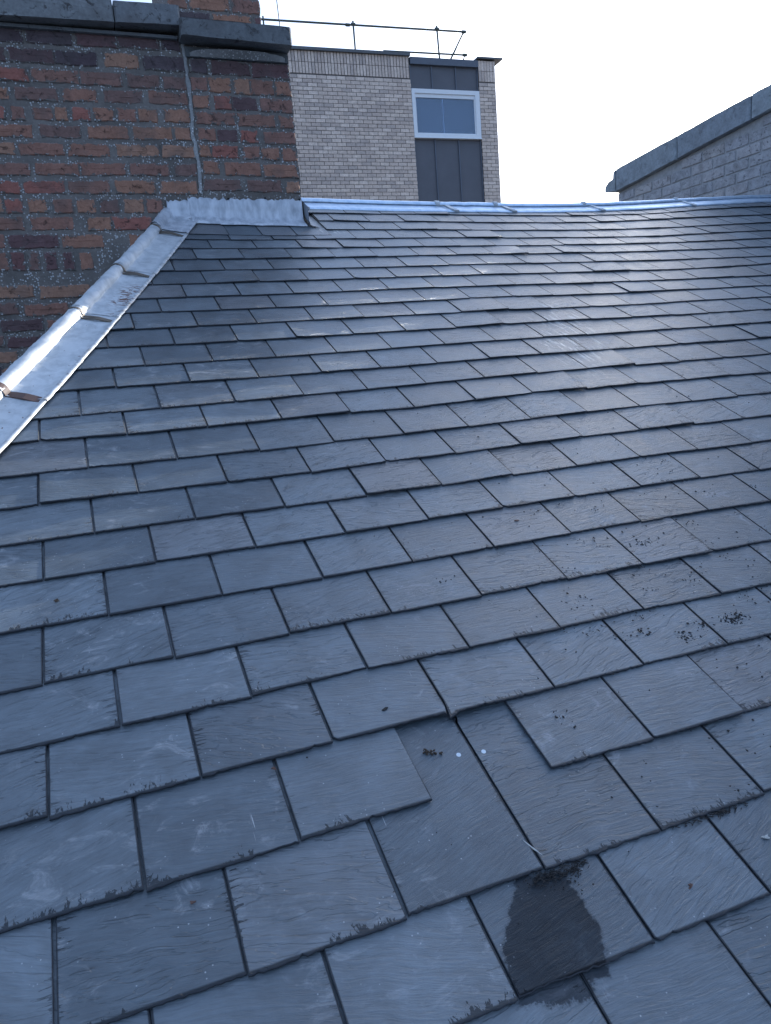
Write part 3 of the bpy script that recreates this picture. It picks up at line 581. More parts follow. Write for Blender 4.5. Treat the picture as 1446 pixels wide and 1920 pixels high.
# first slates of the low course left of the patch beside the chimney
ALL = []
cam = Vector(CAM['C']); RC = [Vector(r) for r in CAM['R']]
def pix(p):
    d = Vector(p)-cam; z = d.dot(RC[2])
    if z < .05: return None
    return 723+CAM['f']*d.dot(RC[0])/z, 960+CAM['f']*d.dot(RC[1])/z, z
for k, J in rows.items():
    for i in range(len(J)-1):
        (x0, va), (x1, vb) = J[i], J[i+1]
        if x1-x0 < .02: continue
        if k == 2 and abs(x0-ROWS[2][0][2][0]) < .01: continue      # the missing slate
        vt = (va+vb)/2; vh = vt+2.42*G
        if k == 24 and x1 < ROWS[24][0][0][0]+.03:
            vb = va; 
        if k == 24 and i+1 < len(J) and abs(x1-ROWS[24][0][0][0]) < .004: vb = va
        if x1 < 1.12 and k > 20: vh = min(vh, 3.37)
        if x1 >= 1.12: vh = min(vh, ridgeV((x0+x1)/2)+.03)
        if vh-vt < .02: continue
        if x1 < hipX(vt)-.02: continue
        c = pix(P((x0+x1)/2, vt+G/2, .015))
        vis = c is not None and -110 < c[0] < 1556 and 330 < c[1] < 2060
        area = 0
        if c is not None: area = 1/c[2]**3
        ALL.append((vis, area, k, x0, x1, va, vb, vh))
ALL.sort(key=lambda a: (-a[0], -a[1]))
stain_rows = []
bulk = []
for idx, (vis, area, k, x0, x1, va, vb, vh) in enumerate(ALL):
    rr = random.Random(int(7919*k+x0*10000))
    near = vis and idx < 130
    Vs, F, UV, UE, UT, FM = slate(x0, x1, va, vb, vh, k, near, rr)
    rv = rr.random()
    wet = (k in (0, -1) and x0 < PTS['chip1'][0]-.01 < x1+.12 and x1 > .3 and x0 < .6)
    if idx < 300:
        o = obj('slate', Vs, F, [M['wet'] if wet else M['slate'], M['slate_edge_shade']], fm=FM, loc=P((x0+x1)/2, (va+vb)/2, .01), uvs={'roof': UV, 'edge': UE, 'tail': UT}, att=rv)
        rparent(o)
    else: bulk.append((Vs, F, UV, UE, UT, rv, FM))
V, F, UV, UE, UT, AT, FMs = [], [], [], [], [], [], []
for v, f, a, b, c, r, fm_ in bulk:
    FMs += fm_
    n = len(V); V += v; F += [tuple(i+n for i in q) for q in f]; UV += a; UE += b; UT += c; AT += [r]*len(v)
o = obj('far_slates', V, F, [M['slate'], M['slate_edge_shade']], fm=FMs, loc=P(2, 3, 0), uvs={'roof': UV, 'edge': UE, 'tail': UT}, att=AT)
rparent(o); o['kind'] = 'stuff'

def sheet(f, us, vs):
    V = [f(u, v) for u in us for v in vs]; m = len(vs)
    F = [(i*m+j, (i+1)*m+j, (i+1)*m+j+1, i*m+j+1) for i in range(len(us)-1) for j in range(m-1)]
    return V, F
def lin(a, b, n): return [a+(b-a)*i/n for i in range(n+1)]
V, F = sheet(lambda t, v: P(max(hipX(v)-.05, -1.25)*(1-t)+XWALL*t, v, -.008 if v > -.9 else -.02), lin(0, 1, 24), lin(-.85, 3.42, 30))
rparent(obj('roof_deck', V, F, M['felt'], loc=P(1, 1)))
V, F = sheet(lambda x, t: P(x, 3.40+(ridgeV(x)+.05-3.40)*t, -.008), lin(ch_r, XWALL, 20), lin(0, 1, 4))
rparent(obj('roof_deck', V, F, M['felt'], loc=P(3, 3.4)))
# slope falling away behind the ridge, and behind the hip on the left
def back(x, t):
    p = P(x, ridgeV(x)+.06, .0); return p+Vector((0, 3*t, -1.5*t-.01))
V, F = sheet(back, lin(-.2, XWALL, 24), lin(0, 1, 2))
rparent(obj('back_slope', V, F, M['tar'], loc=P(2, 4)))
def side(v, t):
    p = P(hipX(v)-.11, v, .0); return p+Vector((-2.2*t, 0, -1.9*t-.01))
V, F = sheet(side, lin(-.85, 3.35, 24), lin(0, 1, 2))
rparent(obj('side_slope', V, F, M['tar'], loc=P(-.5, 2)))
# walls of the house under the roof
e = P(1, -.85)
rparent(obj('house_wall', *box(-1.2, XWALL-.01, e.y+.12, 2.9, -8, e.z-.06), M['wallren'], loc=(1.5, 1, -4)))
rparent(obj('gutter', *tube([(-1.3, e.y-.05, e.z-.07), (XWALL-.01, e.y-.05, e.z-.07)], .055, 10), M['panel'], loc=(1.5, e.y, e.z)))

# ------------------------------------------------------------------ metal ridge capping
def ridge_section(x, x1_, droop=0.0):
    """profile across the ridge at x: front wing, roll, back wing (world coordinates)"""
    v = ridgeV(x); b = P(x, v, .019); up = P(x, v+.05, .019)
    d = (up-b).normalized()
    nrm = Vector((0, -d.z, d.y))
    top = b+d*.105
    pr = [b-nrm*.006, b, b+nrm*.0006+d*.010, b+nrm*.004+d*.016, b+nrm*.002+d*.026, top]
    c = top+Vector((0, .016, .006))
    for a in lin(205, -25, 9):
        a = math.radians(a); pr.append(c+Vector((0, math.cos(a)*.019, math.sin(a)*.019)))
    pr.append(c+Vector((0, .12, -.07)))
    return pr
cuts = [1.135, 2.02, 2.40, 3.05, 3.88, 4.45, XWALL]
clipx_ = [2.02, 2.40, 3.05, 3.88]
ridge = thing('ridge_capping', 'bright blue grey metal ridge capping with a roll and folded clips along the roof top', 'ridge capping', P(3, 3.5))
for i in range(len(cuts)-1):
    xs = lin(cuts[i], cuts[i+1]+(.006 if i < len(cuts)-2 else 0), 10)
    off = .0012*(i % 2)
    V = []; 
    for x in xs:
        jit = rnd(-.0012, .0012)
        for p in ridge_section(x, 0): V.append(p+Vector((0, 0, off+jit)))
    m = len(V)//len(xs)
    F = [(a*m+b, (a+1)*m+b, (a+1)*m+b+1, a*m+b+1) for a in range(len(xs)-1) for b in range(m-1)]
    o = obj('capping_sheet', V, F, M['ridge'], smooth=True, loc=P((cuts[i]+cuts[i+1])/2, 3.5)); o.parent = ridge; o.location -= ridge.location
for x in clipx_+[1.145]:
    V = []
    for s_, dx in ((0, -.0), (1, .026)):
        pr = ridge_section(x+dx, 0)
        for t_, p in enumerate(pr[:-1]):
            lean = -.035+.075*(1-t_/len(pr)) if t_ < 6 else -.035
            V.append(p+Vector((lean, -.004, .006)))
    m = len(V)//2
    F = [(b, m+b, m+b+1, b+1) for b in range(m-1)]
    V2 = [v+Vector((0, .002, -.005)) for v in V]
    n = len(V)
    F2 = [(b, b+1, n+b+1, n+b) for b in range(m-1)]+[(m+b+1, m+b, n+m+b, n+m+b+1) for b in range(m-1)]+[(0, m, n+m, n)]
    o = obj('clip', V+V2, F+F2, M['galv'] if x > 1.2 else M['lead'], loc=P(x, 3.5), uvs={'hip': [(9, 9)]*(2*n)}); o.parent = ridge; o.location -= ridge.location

# ------------------------------------------------------------------ metal hip capping on the left
def hip(s_, o_, h):
    q = HE0+HD*s_+HPERP*o_
    return P(q.x, q.y, h)
hipcap = thing('hip_capping', 'silvery metal hip capping with round roll and rusty straps running up to the chimney', 'hip capping', hip(.8, .1, 0))
prof = [(.0, .0165), (.0008, .0205), (.011, .0225), (.0125, .0200), (.030, .0195), (.06, .0192), (.09, .0195), (.112, .0200)]
ro, rh, rad = .139, .026, .026
for a in lin(5, 185, 12):
    a_ = math.radians(a); prof.append((ro-rad*math.cos(a_)*1.0, rh-.006+rad*1.0*math.sin(a_)))
prof += [(.172, -.02), (.215, -.10)]
segs = [(-1.1, .30), (.285, .915), (.90, 1.355), (1.34, 1.865), (1.85, 2.15)]
for i, (s0, s1) in enumerate(segs):
    ns = 34; V, UV = [], []
    for a, s_ in enumerate(lin(s0, s1, ns)):
        wob = rnd(-.001, .001)
        for b, (o_, h) in enumerate(prof):
            hh = h+.0022*(len(segs)-i) * .35 + (.0025 if a == 0 else 0)+ (wob*.6 if b < 4 else rnd(-.0004, .0004))
            o2 = o_+(wob if b < 3 else 0)-.001*(i % 2)
            if i == 4: o2 = o_*(1.0+.06*a/ns); hh += .004
            if b >= 7: hh += .0016*math.sin(s_*41+b*.9)+.0012*math.sin(s_*97+b*1.7); o2 += .0012*math.sin(s_*63+b)
            V.append(hip(s_, o2, hh)); UV.append((s_, o_))
    m = len(prof)
    F = [(a*m+b, a*m+b+1, (a+1)*m+b+1, (a+1)*m+b) for a in range(ns) for b in range(m-1)]
    o = obj('capping_sheet', V, F, M['lead'] if i == 4 else M['galv'], smooth=True, loc=hip((s0+s1)/2, .1, 0), uvs={'hip': UV}); o.parent = hipcap; o.location -= hipcap.location
def strap(s_, rusty=False, loop=True, wid=.011, o0=.012):
    """flat metal strap over roll and wing"""
    idx = [k for k in range(4, len(prof)-1)]
    V, F = [], []
    pts = []
    for k in idx:
        o_, h = prof[k]
        t = max(0, (.112-o_)/.112)
        if o_ >= .112 and k >= 8:
            a_ = math.radians(5+180*(k-8)/12)
            if k-8 <= 12: o_ = ro-(rad+.0045)*math.cos(a_); h = rh-.006+(rad*1.0+.0045)*math.sin(a_)-.0035
        pts.append((o_, h+.0035+(.006*math.sin(math.pi*min(1, t*1.1)) if o_ < .112 else 0), s_-.022*t))
    pts[0] = (o0, pts[0][1]-.003, pts[0][2])
    for (o_, h, ss) in pts:
        for dw, dh in ((0, 0), (wid, 0), (wid, -.0035), (0, -.0035)):
            V.append(hip(ss+dw, o_, h+dh))
    for a in range(len(pts)-1):
        for b in range(4): F.append((a*4+b, (a+1)*4+b, (a+1)*4+(b+1) % 4, a*4+(b+1) % 4))
    F.append((0, 1, 2, 3)); n = len(pts)-1; F.append((n*4+3, n*4+2, n*4+1, n*4))
    if loop:   # second leg of the folded strap
        b0 = len(V); pts2 = [(o_, h+.001, ss-.013*math.sin(math.pi*i/6)) for i, (o_, h, ss) in enumerate(pts[:6])]
        for (o_, h, ss) in pts2:
            for dw, dh in ((-.008, .001), (0, .001), (0, -.003), (-.008, -.003)):
                V.append(hip(ss+dw, o_, h+dh))
        for a in range(len(pts2)-1):
            for b in range(4): F.append((b0+a*4+b, b0+(a+1)*4+b, b0+(a+1)*4+(b+1) % 4, b0+a*4+(b+1) % 4))
        F.append((b0, b0+1, b0+2, b0+3))
    o = obj('strap', V, F, M['strap_rust'] if rusty else M['strap'], loc=hip(s_, .08, 0)); o.parent = hipcap; o.location -= hipcap.location
    return o
def s_of(X, V): return (Vector((X, V))-HE0).dot(HD)
strap(s_of(*STRAPS[0][0])+.01, True, False, .03)['label'] = 'broad rust brown strap'
strap(s_of(*STRAPS[1][0]), False)
strap(s_of(*STRAPS[2][0]), False)
strap(s_of(*STRAPS[3][0]), False)

# ------------------------------------------------------------------ brick chimney wall
wall = thing('brick_chimney_wall', 'old red brick chimney wall with pebbly mortar and stone coping left of the roof', 'chimney', (.2, YC, .5))
def wadd(o): o.parent = wall; o.location = Vector(o.location)-wall.location; return o
XL = -1.7
def front(x0, x1, z0, z1, y, nx, nz, amp, jr=0):
    V = []
    for i in range(nx+1):
        for j in range(nz+1):
            x = x0+(x1-x0)*i/nx; z = z0+(z1-z0)*j/nz
            d = amp*(math.sin(x*37+math.sin(z*29)*2)+math.sin(z*53+x*11))*.4+rnd(-amp, amp)*.5
            if i == nx: x += rnd(-jr, jr)
            V.append((x, y+d, z))
    m = nz+1
    F = [(i*m+j, (i+1)*m+j, (i+1)*m+j+1, i*m+j+1) for i in range(nx) for j in range(nz)]
    # return at the right and back
    b = len(V)
    for j in range(nz+1): V.append((x1+rnd(-jr, jr)*.3, y+.55, z0+(z1-z0)*j/nz))
    for j in range(nz): F.append((nx*m+j, b+j, b+j+1, nx*m+j+1))
    return V, F
V, F = front(XL, ch_r-.003, -.6, 2.30, YC+.003, 150, 150, .0022, .003)
wadd(obj('mortar_bed', V, F, M['mortar'], smooth=True, loc=(.2, YC, 1)))
V, F = box(XL, ch_r-.02, YC+.3, YC+.56, -.6, 2.30)
wadd(obj('wall_core', V, F, M['mortar'], loc=(.2, YC+.4, 1)))
def old_brick(x0, x1, zc, h, mat, yy, par, off=.0, rv=None, thick=.03):
    x0 -= .002; x1 += .002; h *= 1.06
    V, F = stone(x0, x1, yy-rnd(.000, .0035), yy+thick, zc-h/2, zc+h/2, .0032, .0045, .025)
    UVf = [(max(0, min(q[0]-x0, x1-q[0])), max(0, min(q[2]-zc+h/2, zc+h/2-q[2]))) for q in V]
    # centre vertex row so that the edge distance interpolates over the face
    n = len(V)//3; F = [f for f in F if len(f) != n or set(f) != set(range(n))]
    m_ = min((x1-x0), h)*.45; b0 = len(V); cx = (x0+x1)/2
    for i in range(n):
        q = V[i]; V.append((min(max(q[0], x0+m_), x1-m_) , q[1], min(max(q[2], zc-h/2+m_), zc+h/2-m_))); UVf.append((m_, m_))
    for i in range(n): F.append((i, (i+1) % n, b0+(i+1) % n, b0+i))
    F.append(tuple(range(b0, b0+n)))
    o = obj('brick', V, F, mat, loc=((x0+x1)/2, yy, zc), att=random.random() if rv is None else rv, uvs={'face': UVf})
    o.parent = par; o.location = Vector(o.location)-par.location
    return o
for i, (x0, x1, zc, h) in enumerate(BRICKS_A):
    dark = zc > 2.24 or (zc > 2.17 and random.random() < .25) or (zc < 1.45 and random.random() < .3)
    rv = None
    old_brick(x0, x1, zc, h, M['brick_dark'] if dark else M['brick'], YC, wall)
for i, (x0, x1, zc, h) in enumerate(BRICKS_B):
    dark = zc > 2.17 or random.random() < .06
    old_brick(x0, x1, zc, h, M['brick_dark'] if dark else M['brick'], YC, wall)
# more of the same wall just outside the picture, on the left
z = 2.19; kk = 0
while z > .2:
    x = -.30-(.06 if kk % 2 else 0)
    while x > XL+.2:
        old_brick(x-.19, x-.012, z, .057, M['brick'] if z > 1.4 else M['brick_dark'], YC, wall)
        x -= .20
    z -= .072; kk += 1
# brick courses lower down, behind the hip
# vertical joint between the two stacks
pts = [(x+rnd(-.004, .004), YC-.001, z) for x, z in SEAM+[[.640, 1.628]]]
pp = []
for (a, b) in zip(pts, pts[1:]):
    for t in (0, .2, .4, .6, .8): pp.append(Vector(a).lerp(Vector(b), t)+Vector((rnd(-.003, .003), rnd(-.001, .001), 0)))
V, F = tube(pp, [rnd(.006, .011) for _ in pp], 7)
V = [(v[0]+rnd(-.0015, .0015), YC-.0015+(v[1]-YC)*.30, v[2]) for v in V]
wadd(obj('mortar_seam', V, F, M['seam'], smooth=True, loc=(.63, YC, 2)))
# coping stones
def cope(x0, x1, z0a, z0b, z1a, z1b, y0, y1, mat, rv):
    V, F = stone(x0, x1, y0, y1, 0, 1, 0, .008, .05)
    VV = []
    for (x, y, z) in V:
        t = (x-x0)/(x1-x0); za = z0a+(z0b-z0a)*t; zb = z1a+(z1b-z1a)*t
        zz = za+(zb-za)*z
        if y <= y0+.01: zz += rnd(-.0012, .0012)
        VV.append((x+rnd(-.0006, .0006), y+(rnd(-.002, .002) if y < y0+.02 else 0), zz))
    return wadd(obj('coping_stone', VV, F, mat, loc=((x0+x1)/2, y0, z1a), att=rv))
(cx0, cz0), (cx1, cz1), (cx2, cz2), (cx3, cz3), _ = COPE_L
cope(-1.75, .349, 2.272, cz0+.445*(cz1-cz0)/(cx1-cx0), 2.392, 2.402, YC-.07, YC+.33, M['cope'], .1)
cope(.353, cx3-.002, cz0+.447*(cz1-cz0)/(cx1-cx0), cz2, 2.402, 2.405, YC-.07, YC+.33, M['cope'], .6)
cope(COPE_R[0][0]+.003, COPE_R[1][0], COPE_R[0][1], COPE_R[1][1], COPE_R[3][1]+.002, COPE_R[2][1], YC-.1, YC+.4, M['cope_dark'], .2)
# courses tucked under the copings
V, F = box(XL, .612, YC-.022, YC+.3, 2.296, 2.3265); V = [(x, y, z if z < 2.31 else z-.0) for x, y, z in V]
wadd(obj('oversailing_course', *box(XL, .612, YC-.02, YC+.3, 2.288, 2.3005), M['cope_dark'], loc=(0, YC, 2.29), att=.3))
wadd(obj('oversailing_course', *box(.642, ch_r-.01, YC-.012, YC+.3, 2.222, 2.263), M['cope_dark'], loc=(.9, YC, 2.24), att=.9))
V, F = sheet(lambda x, t: Vector((x, YC-.014-.034*t*math.sin(max(0, min(1, (x-.66)/.44))*math.pi)**.4, 2.224+.026*t*(.5+.5*math.sin(max(0, min(1, (x-.66)/.44))*math.pi)**.5)+rnd(-.0015, .0015))), lin(.66, 1.098, 30), [0, .5, 1])
wadd(obj('mortar_fillet', V, F, M['seam'], smooth=True, loc=(.9, YC, 2.23)))

# lead apron at the foot of the chimney
apron = thing('lead_apron', 'dull pale grey lead flashing dressed over the foot of the brick chimney', 'flashing', P(.8, 3.35))
def aadd(o): o.parent = apron; o.location = Vector(o.location)-apron.location; return o
def apron_sheet(x0, x1, ztop, lip, n, amp, bot=3.325):
    tops = [ztop+rnd(-.006, .006) for _ in range(n+1)]
    us = lin(x0, x1, n); V = []
    ph = rnd(0, 6)
    for i, x in enumerate(us):
        w1 = rnd(-.0015, .0015)+.0015*math.sin(x*60+ph)
        zt = tops[i]; f = P(x, 3.394, .018); f = Vector((x, YC-.010, f.z+.004))
        V.append(Vector((x, YC-.004-lip*.2, zt)))
        V.append(Vector((x, YC-.009-lip+w1, zt-.004)))
        V.append(Vector((x, YC-.008-lip+w1*1.5, (zt+f.z)/2)))
        V.append(Vector((x, YC-.011-lip+w1, f.z+.008)))
        V.append(P(x, 3.385, .024+lip+w1))
        V.append(P(x, 3.36, .0215+lip+w1*1.5))
        vb = bot+.003*math.sin(x*35+ph)+rnd(-.002, .002)
        V.append(P(x, vb+.004, .0205+lip+abs(w1)*1.5)); V.append(P(x, vb, .016))
    m = 8
    F = [(i*m+j, i*m+j+1, (i+1)*m+j+1, (i+1)*m+j) for i in range(n) for j in range(m-1)]
    return V, F
V, F = apron_sheet(.70, 1.117, 1.617, 0, 40, .002); aadd(obj('lead_sheet', V, F, M['lead'], smooth=True, loc=P(.9, 3.38)))
V, F = apron_sheet(.572, .706, 1.622, .0025, 14, .002, 3.33); aadd(obj('lead_sheet', V, F, M['lead'], smooth=True, loc=P(.63, 3.38)))
V, F = apron_sheet(.476, .577, 1.610, .005, 10, .002, 3.355)
aadd(obj('lead_sheet', V, F, M['lead'], smooth=True, loc=P(.52, 3.38)))
V, F = sheet(lambda x, z: Vector((x+rnd(-.002, .002), YC-.006+rnd(-.001, .001), z+rnd(-.002, .002)+(x-.44)*.25)), lin(.415, .486, 5), lin(1.49, 1.545, 4))
aadd(obj('lead_sheet', V, F, M['lead'], smooth=True, loc=(.45, YC, 1.55)))
for x, z in ((.762, 1.6195), (.938, 1.6215), (1.108, 1.616)):
    V, F = tube([(x, YC-.001, z), (x, YC-.012, z-.001)], [.0055, .004], 7); aadd(obj('fixing_plug', V, F, M['felt'], loc=(x, YC, z)))
# soaker beside the chimney
def soak(t, v):
    if t <= 1: return P(1.118+.055*t, v, .021+.002*math.sin(v*60)) + Vector((0, 0, 0))
    return P(1.118, v, .021)
V = []; vs = lin(3.315, 3.72, 10)
for v in vs:
    b = P(1.128, v, .022)
    V += [b+Vector((-.003, 0, .085)), b+Vector((-.002, 0, .02)), b+Vector((.004, 0, .002)), P(1.150+.008*math.sin(v*20), v, .0195), P(1.176-.06*(v-3.315)+.006*math.sin(v*31), v, .0168)]
F = [(i*5+j, i*5+j+1, (i+1)*5+j+1, (i+1)*5+j) for i in range(10) for j in range(4)]
aadd(obj('corner_soaker', V, F, M['leadold'], smooth=True, loc=P(1.14, 3.5)))

# brick stack standing behind the coping
stack = thing('brick_chimney_stack', 'upper red brick chimney stack rising behind the dark coping stone at the top edge', 'chimney stack', (.84, YC+.15, 2.34))
def sadd(o): o.parent = stack; o.location = Vector(o.location)-stack.location; return o
YS = YC+.15; sx0, sx1 = STACK[0][0]-.02, STACK[1][0]-.002
sadd(obj('mortar_bed', *box(sx0, sx1-.002, YS+.003, YS+.5, 2.30, 3.1), M['mortar'], loc=(.84, YS, 2.6)))
z = 2.375; kk = 0
while z < 3.05:
    x = sx0 + (0 if kk % 2 else -.10)
    while x < sx1-.02:
        a, b = max(x+.005, sx0+.002), min(x+.19, sx1)
        if b-a > .03: old_brick(a, b, z, .060, M['brick'] if random.random() < .75 else M['brick_dark'], YS, stack)
        x += .198
    z += .073; kk += 1

# ------------------------------------------------------------------ modern brick building
bld = thing('brick_office_building', 'flat roofed buff brick block with dark cladding and a white framed window', 'building', (BLD['o'][0], BLD['o'][1], 0), BLD['az'])
def badd(o): o.parent = bld; return o
xl, xm, xr = -4.2, BL['bay_l_b'][0]+.01, BL['bay_r_t'][0]
xe = 3.40; xs = 3.475
badd(obj('wall_core', *box(xl, xm-.004, .012, 5, -8, 7.13), M['bmortar']))
badd(obj('wall_core', *join([box(xr+.004, xe-.004, .012, 5, -8, 7.13), box(xm-.004, xr+.004, .25, 5, -8, 7.0)]), M['bmortar']))
V = [(xe, .012, -8), (xe, .012, 7.15), (xs, .20, -8), (xs, .20, 7.15), (xs, 5, -8), (xs, 5, 7.15)]
badd(obj('splayed_return', V, [(0, 2, 3, 1), (2, 4, 5, 3)], M['bbrick'], att=.4))
pitch, course = .2045, .0747
bm_full = mesh('brick', *box(-.0965, .0965, 0, .03, -.0325, .0325), M['bbrick'], att=0.0)
bm_half = mesh('brick_half', *box(-.045, .045, 0, .03, -.0325, .0325), M['bbrick'], att=0.0)
cand = []
for r in range(0, 70):
    zc = 6.70-.04-r*course
    if zc < 2.0: break
    x = xl+(pitch/2 if r % 2 else 0)
    x = xm-pitch*math.floor((xm-xl)/pitch)+(pitch/2 if r % 2 else 0)-pitch
    while x < xm-.02:
        a, b = x+.005, min(x+pitch-.006, xm)
        if b-a > .04: cand.append((a, b, zc, 0))
        x += pitch
    x = xr-(pitch/2 if r % 2 else 0)
    while x < xe-.02:
        a, b = max(x+.005, xr+.003), min(x+pitch-.006, xe)
        if b-a > .04: cand.append((a, b, zc, 1))
        x += pitch
vis_ = [c for c in cand if c[1] > -1.25 and c[2] > 4.30]
vis_.sort(key=lambda c: (-(c[1]-c[0] > .18), c[3], -c[2]))
single = set(id(c) for c in vis_[:300])
parts, att = [], []
for c in cand:
    a, b, zc, s_ = c
    if id(c) in single and b-a > .18:
        o = bpy.data.objects.new('brick', bm_full); o.location = ((a+b)/2, rnd(-.001, .003), zc); link(o, bld)
    else:
        parts.append(box(a, b, rnd(0, .003), .03, zc-.0325, zc+.0325)); att += [random.random()]*8
# soldier courses
for zc0, zc1 in ((6.722, 6.926), (6.936, 7.135)):
    x = xl
    while x < xm-.03:
        parts.append(box(x+.007, min(x+.060, xm), rnd(0, .004), .03, zc0, zc1)); att += [random.random()]*8; x += .068
    x = xr+.002
    while x < xe-.03:
        parts.append(box(x+.005, min(x+.063, xe), rnd(0, .004), .03, zc0, zc1)); att += [random.random()]*8; x += .068
V, F = join(parts)
o = badd(obj('brickwork', V, F, M['bbrick'], att=att)); o['kind'] = 'stuff'
badd(obj('parapet_cap', *box(xl, xm+.01, -.05, .4, 7.138, 7.195), M['capmetal']))
badd(obj('parapet_cap', *box(xr-.03, xs+.10, -.05, .4, 7.165, 7.20), M['capmetal']))
badd(obj('fascia', *box(xm+.014, xr-.004, -.012, .3, 7.00, 7.135), M['fascia']))
badd(obj('flat_roof', *box(xl, xs, .3, 5, 7.0, 7.09), M['tar']))
def panels(zb, zt, xsplit):
    for a, b in zip(xsplit, xsplit[1:]):
        badd(obj('cladding_panel', *box(a+.012, b-.012, .060+rnd(0, .004), .2, zb, zt), M['panel']))
    for a in xsplit:
        badd(obj('cladding_rib', *box(a-.0115, a+.0115, .035, .2, zb, zt), M['fascia']))
panels(6.53, 6.998, [xm+.016, 1.905, 2.465, xr-.014])
panels(2.0, 5.548, [xm+.016, 1.885, 2.453, xr-.014])
win = badd(obj('window', *join([box(xm+.004, xr-.004, .00, .08, 6.44, 6.525), box(xm+.004, xr-.004, .00, .08, 5.56, 5.635),
      box(xm+.004, xm+.075, .00, .08, 5.635, 6.44), box(xr-.11, xr-.004, .00, .08, 5.635, 6.44)]), M['white']))
x0, x1, z0, z1 = xm+.077, xr-.112, 5.637, 6.438
link(bpy.data.objects.new('sash', mesh('sash', *join([box(x0, x1, .025, .07, z1-.075, z1), box(x0, x1, .025, .07, z0, z0+.025), box(x0, x0+.022, .025, .07, z0+.025, z1-.075), box(x1-.022, x1, .025, .07, z0+.025, z1-.075)]), M['white'])), win)
link(bpy.data.objects.new('pane', mesh('pane', *box(x0+.024, x1-.024, .045, .051, z0+.027, z1-.077), M['glass'])), win)
badd(obj('room', *join([box(xm+.01, xr-.01, 1.8, 1.85, 5.3, 6.6), box(xm+.01, xr-.01, .25, 1.8, 5.3, 5.34), box(xm+.01, xr-.01, .25, 1.8, 6.6, 6.64)]), M['room']))
link(bpy.data.objects.new('glazing_post', mesh('glazing_post', *box(2.115, 2.138, .055, .075, z0+.027, z1-.077), M['post'])), win)
sill = link(bpy.data.objects.new('sill', mesh('sill', *box(xm+.002, xr-.002, -.03, .06, 5.545, 5.558), M['white'])), win)

def railpt(k, back=.5): return Vector((RAIL[k][0], back, RAIL[k][1]))
org = Vector((BLD['o'][0], BLD['o'][1], 0))
gr = thing('roof_guard_rail', 'dark tubular guard rail along the flat roof of the brick block', 'railing', (BLD['o'][0], BLD['o'][1], 0), BLD['az'])
r_ = .021
def radd(name, V, F): return link(bpy.data.objects.new(name, mesh(name, V, F, M['rail'], smooth=True)), gr)
l0 = railpt('l0'); l00 = l0+(l0-railpt('r_end'))*.6
radd('top_rail', *tube([l00, railpt('r_end')], r_, 8))
radd('post', *tube([railpt('l0t'), Vector((railpt('l0t').x, .5, 7.0))], r_*.9, 8))
radd('post', *tube([railpt('p1t')+Vector((0, 0, .03)), Vector((railpt('p1b').x, .5, 7.05))], r_, 8))
radd('post', *tube([railpt('p2t')+Vector((0, 0, .03)), Vector((railpt('p2b').x, .5, 7.05))], r_, 8))
radd('brace', *tube([railpt('r_end'), Vector((2.46, .5, 7.12))], r_, 8))
radd('lower_rail', *tube([railpt('lr0')-Vector((.6, 0, -.005)), railpt('lr1'), railpt('lr2')+Vector((0, 0, -.06))], r_*.9, 8))
for k in ('p1t', 'p2t', 'r_end', 'cl', 'lr1'):
    c = railpt(k)+(Vector((0, 0, 0)) if k in ('r_end', 'lr1') else Vector((0, 0, -.035)) if k != 'cl' else Vector((0, 0, -.005)))
    radd('clamp', *tube([c-Vector((.045, 0, 0)), c+Vector((.045, 0, 0))], r_*1.55, 8))
radd('clamp', *tube([Vector((2.44, .5, 7.08)), Vector((2.47, .5, 7.2))], .04, 8))
ae = thing('roof_aerial_pole', 'thin upright pole rising past the guard rail beside the chimney', 'pole', (BLD['o'][0], BLD['o'][1], 0), BLD['az'])
link(bpy.data.objects.new('pole', mesh('pole', *tube([Vector((RAIL['ant_b'][0]+.02, .45, 7.1)), Vector((RAIL['ant_t'][0]-.02, .45, 8.9))], .012, 7), M['rail'])), ae)
link(bpy.data.objects.new('foot_plate', mesh('foot_plate', *box(RAIL['ant_b'][0]-.05, RAIL['ant_b'][0]+.09, .38, .52, 7.09, 7.11), M['rail'])), ae)

# ------------------------------------------------------------------ parapet wall on the right
pw = thing('parapet_wall', 'hazy grey brick parapet wall with sloping stone coping at the right edge', 'wall', (XG, 4, 2))
def padd(o): o.parent = pw; o.location = Vector(o.location)-pw.location; return o
def zb(y): return 2.262+(5.585-y)*.0930
def zt(y): return 2.462+(5.585-y)*.0770
YE = G_EDGE[0][0]
V = []
for x in (XG+.006, XG+.25):
    V += [(x, YE, -8), (x, -3, -8), (x, -3, zb(-3)), (x, YE, zb(YE))]
F = [(0, 1, 2, 3)[::-1], (4, 5, 6, 7), (0, 4, 7, 3), (1, 2, 6, 5), (3, 7, 6, 2)]
padd(obj('mortar_core', V, F, M['pmortar'], loc=(XG, 4, 1)))
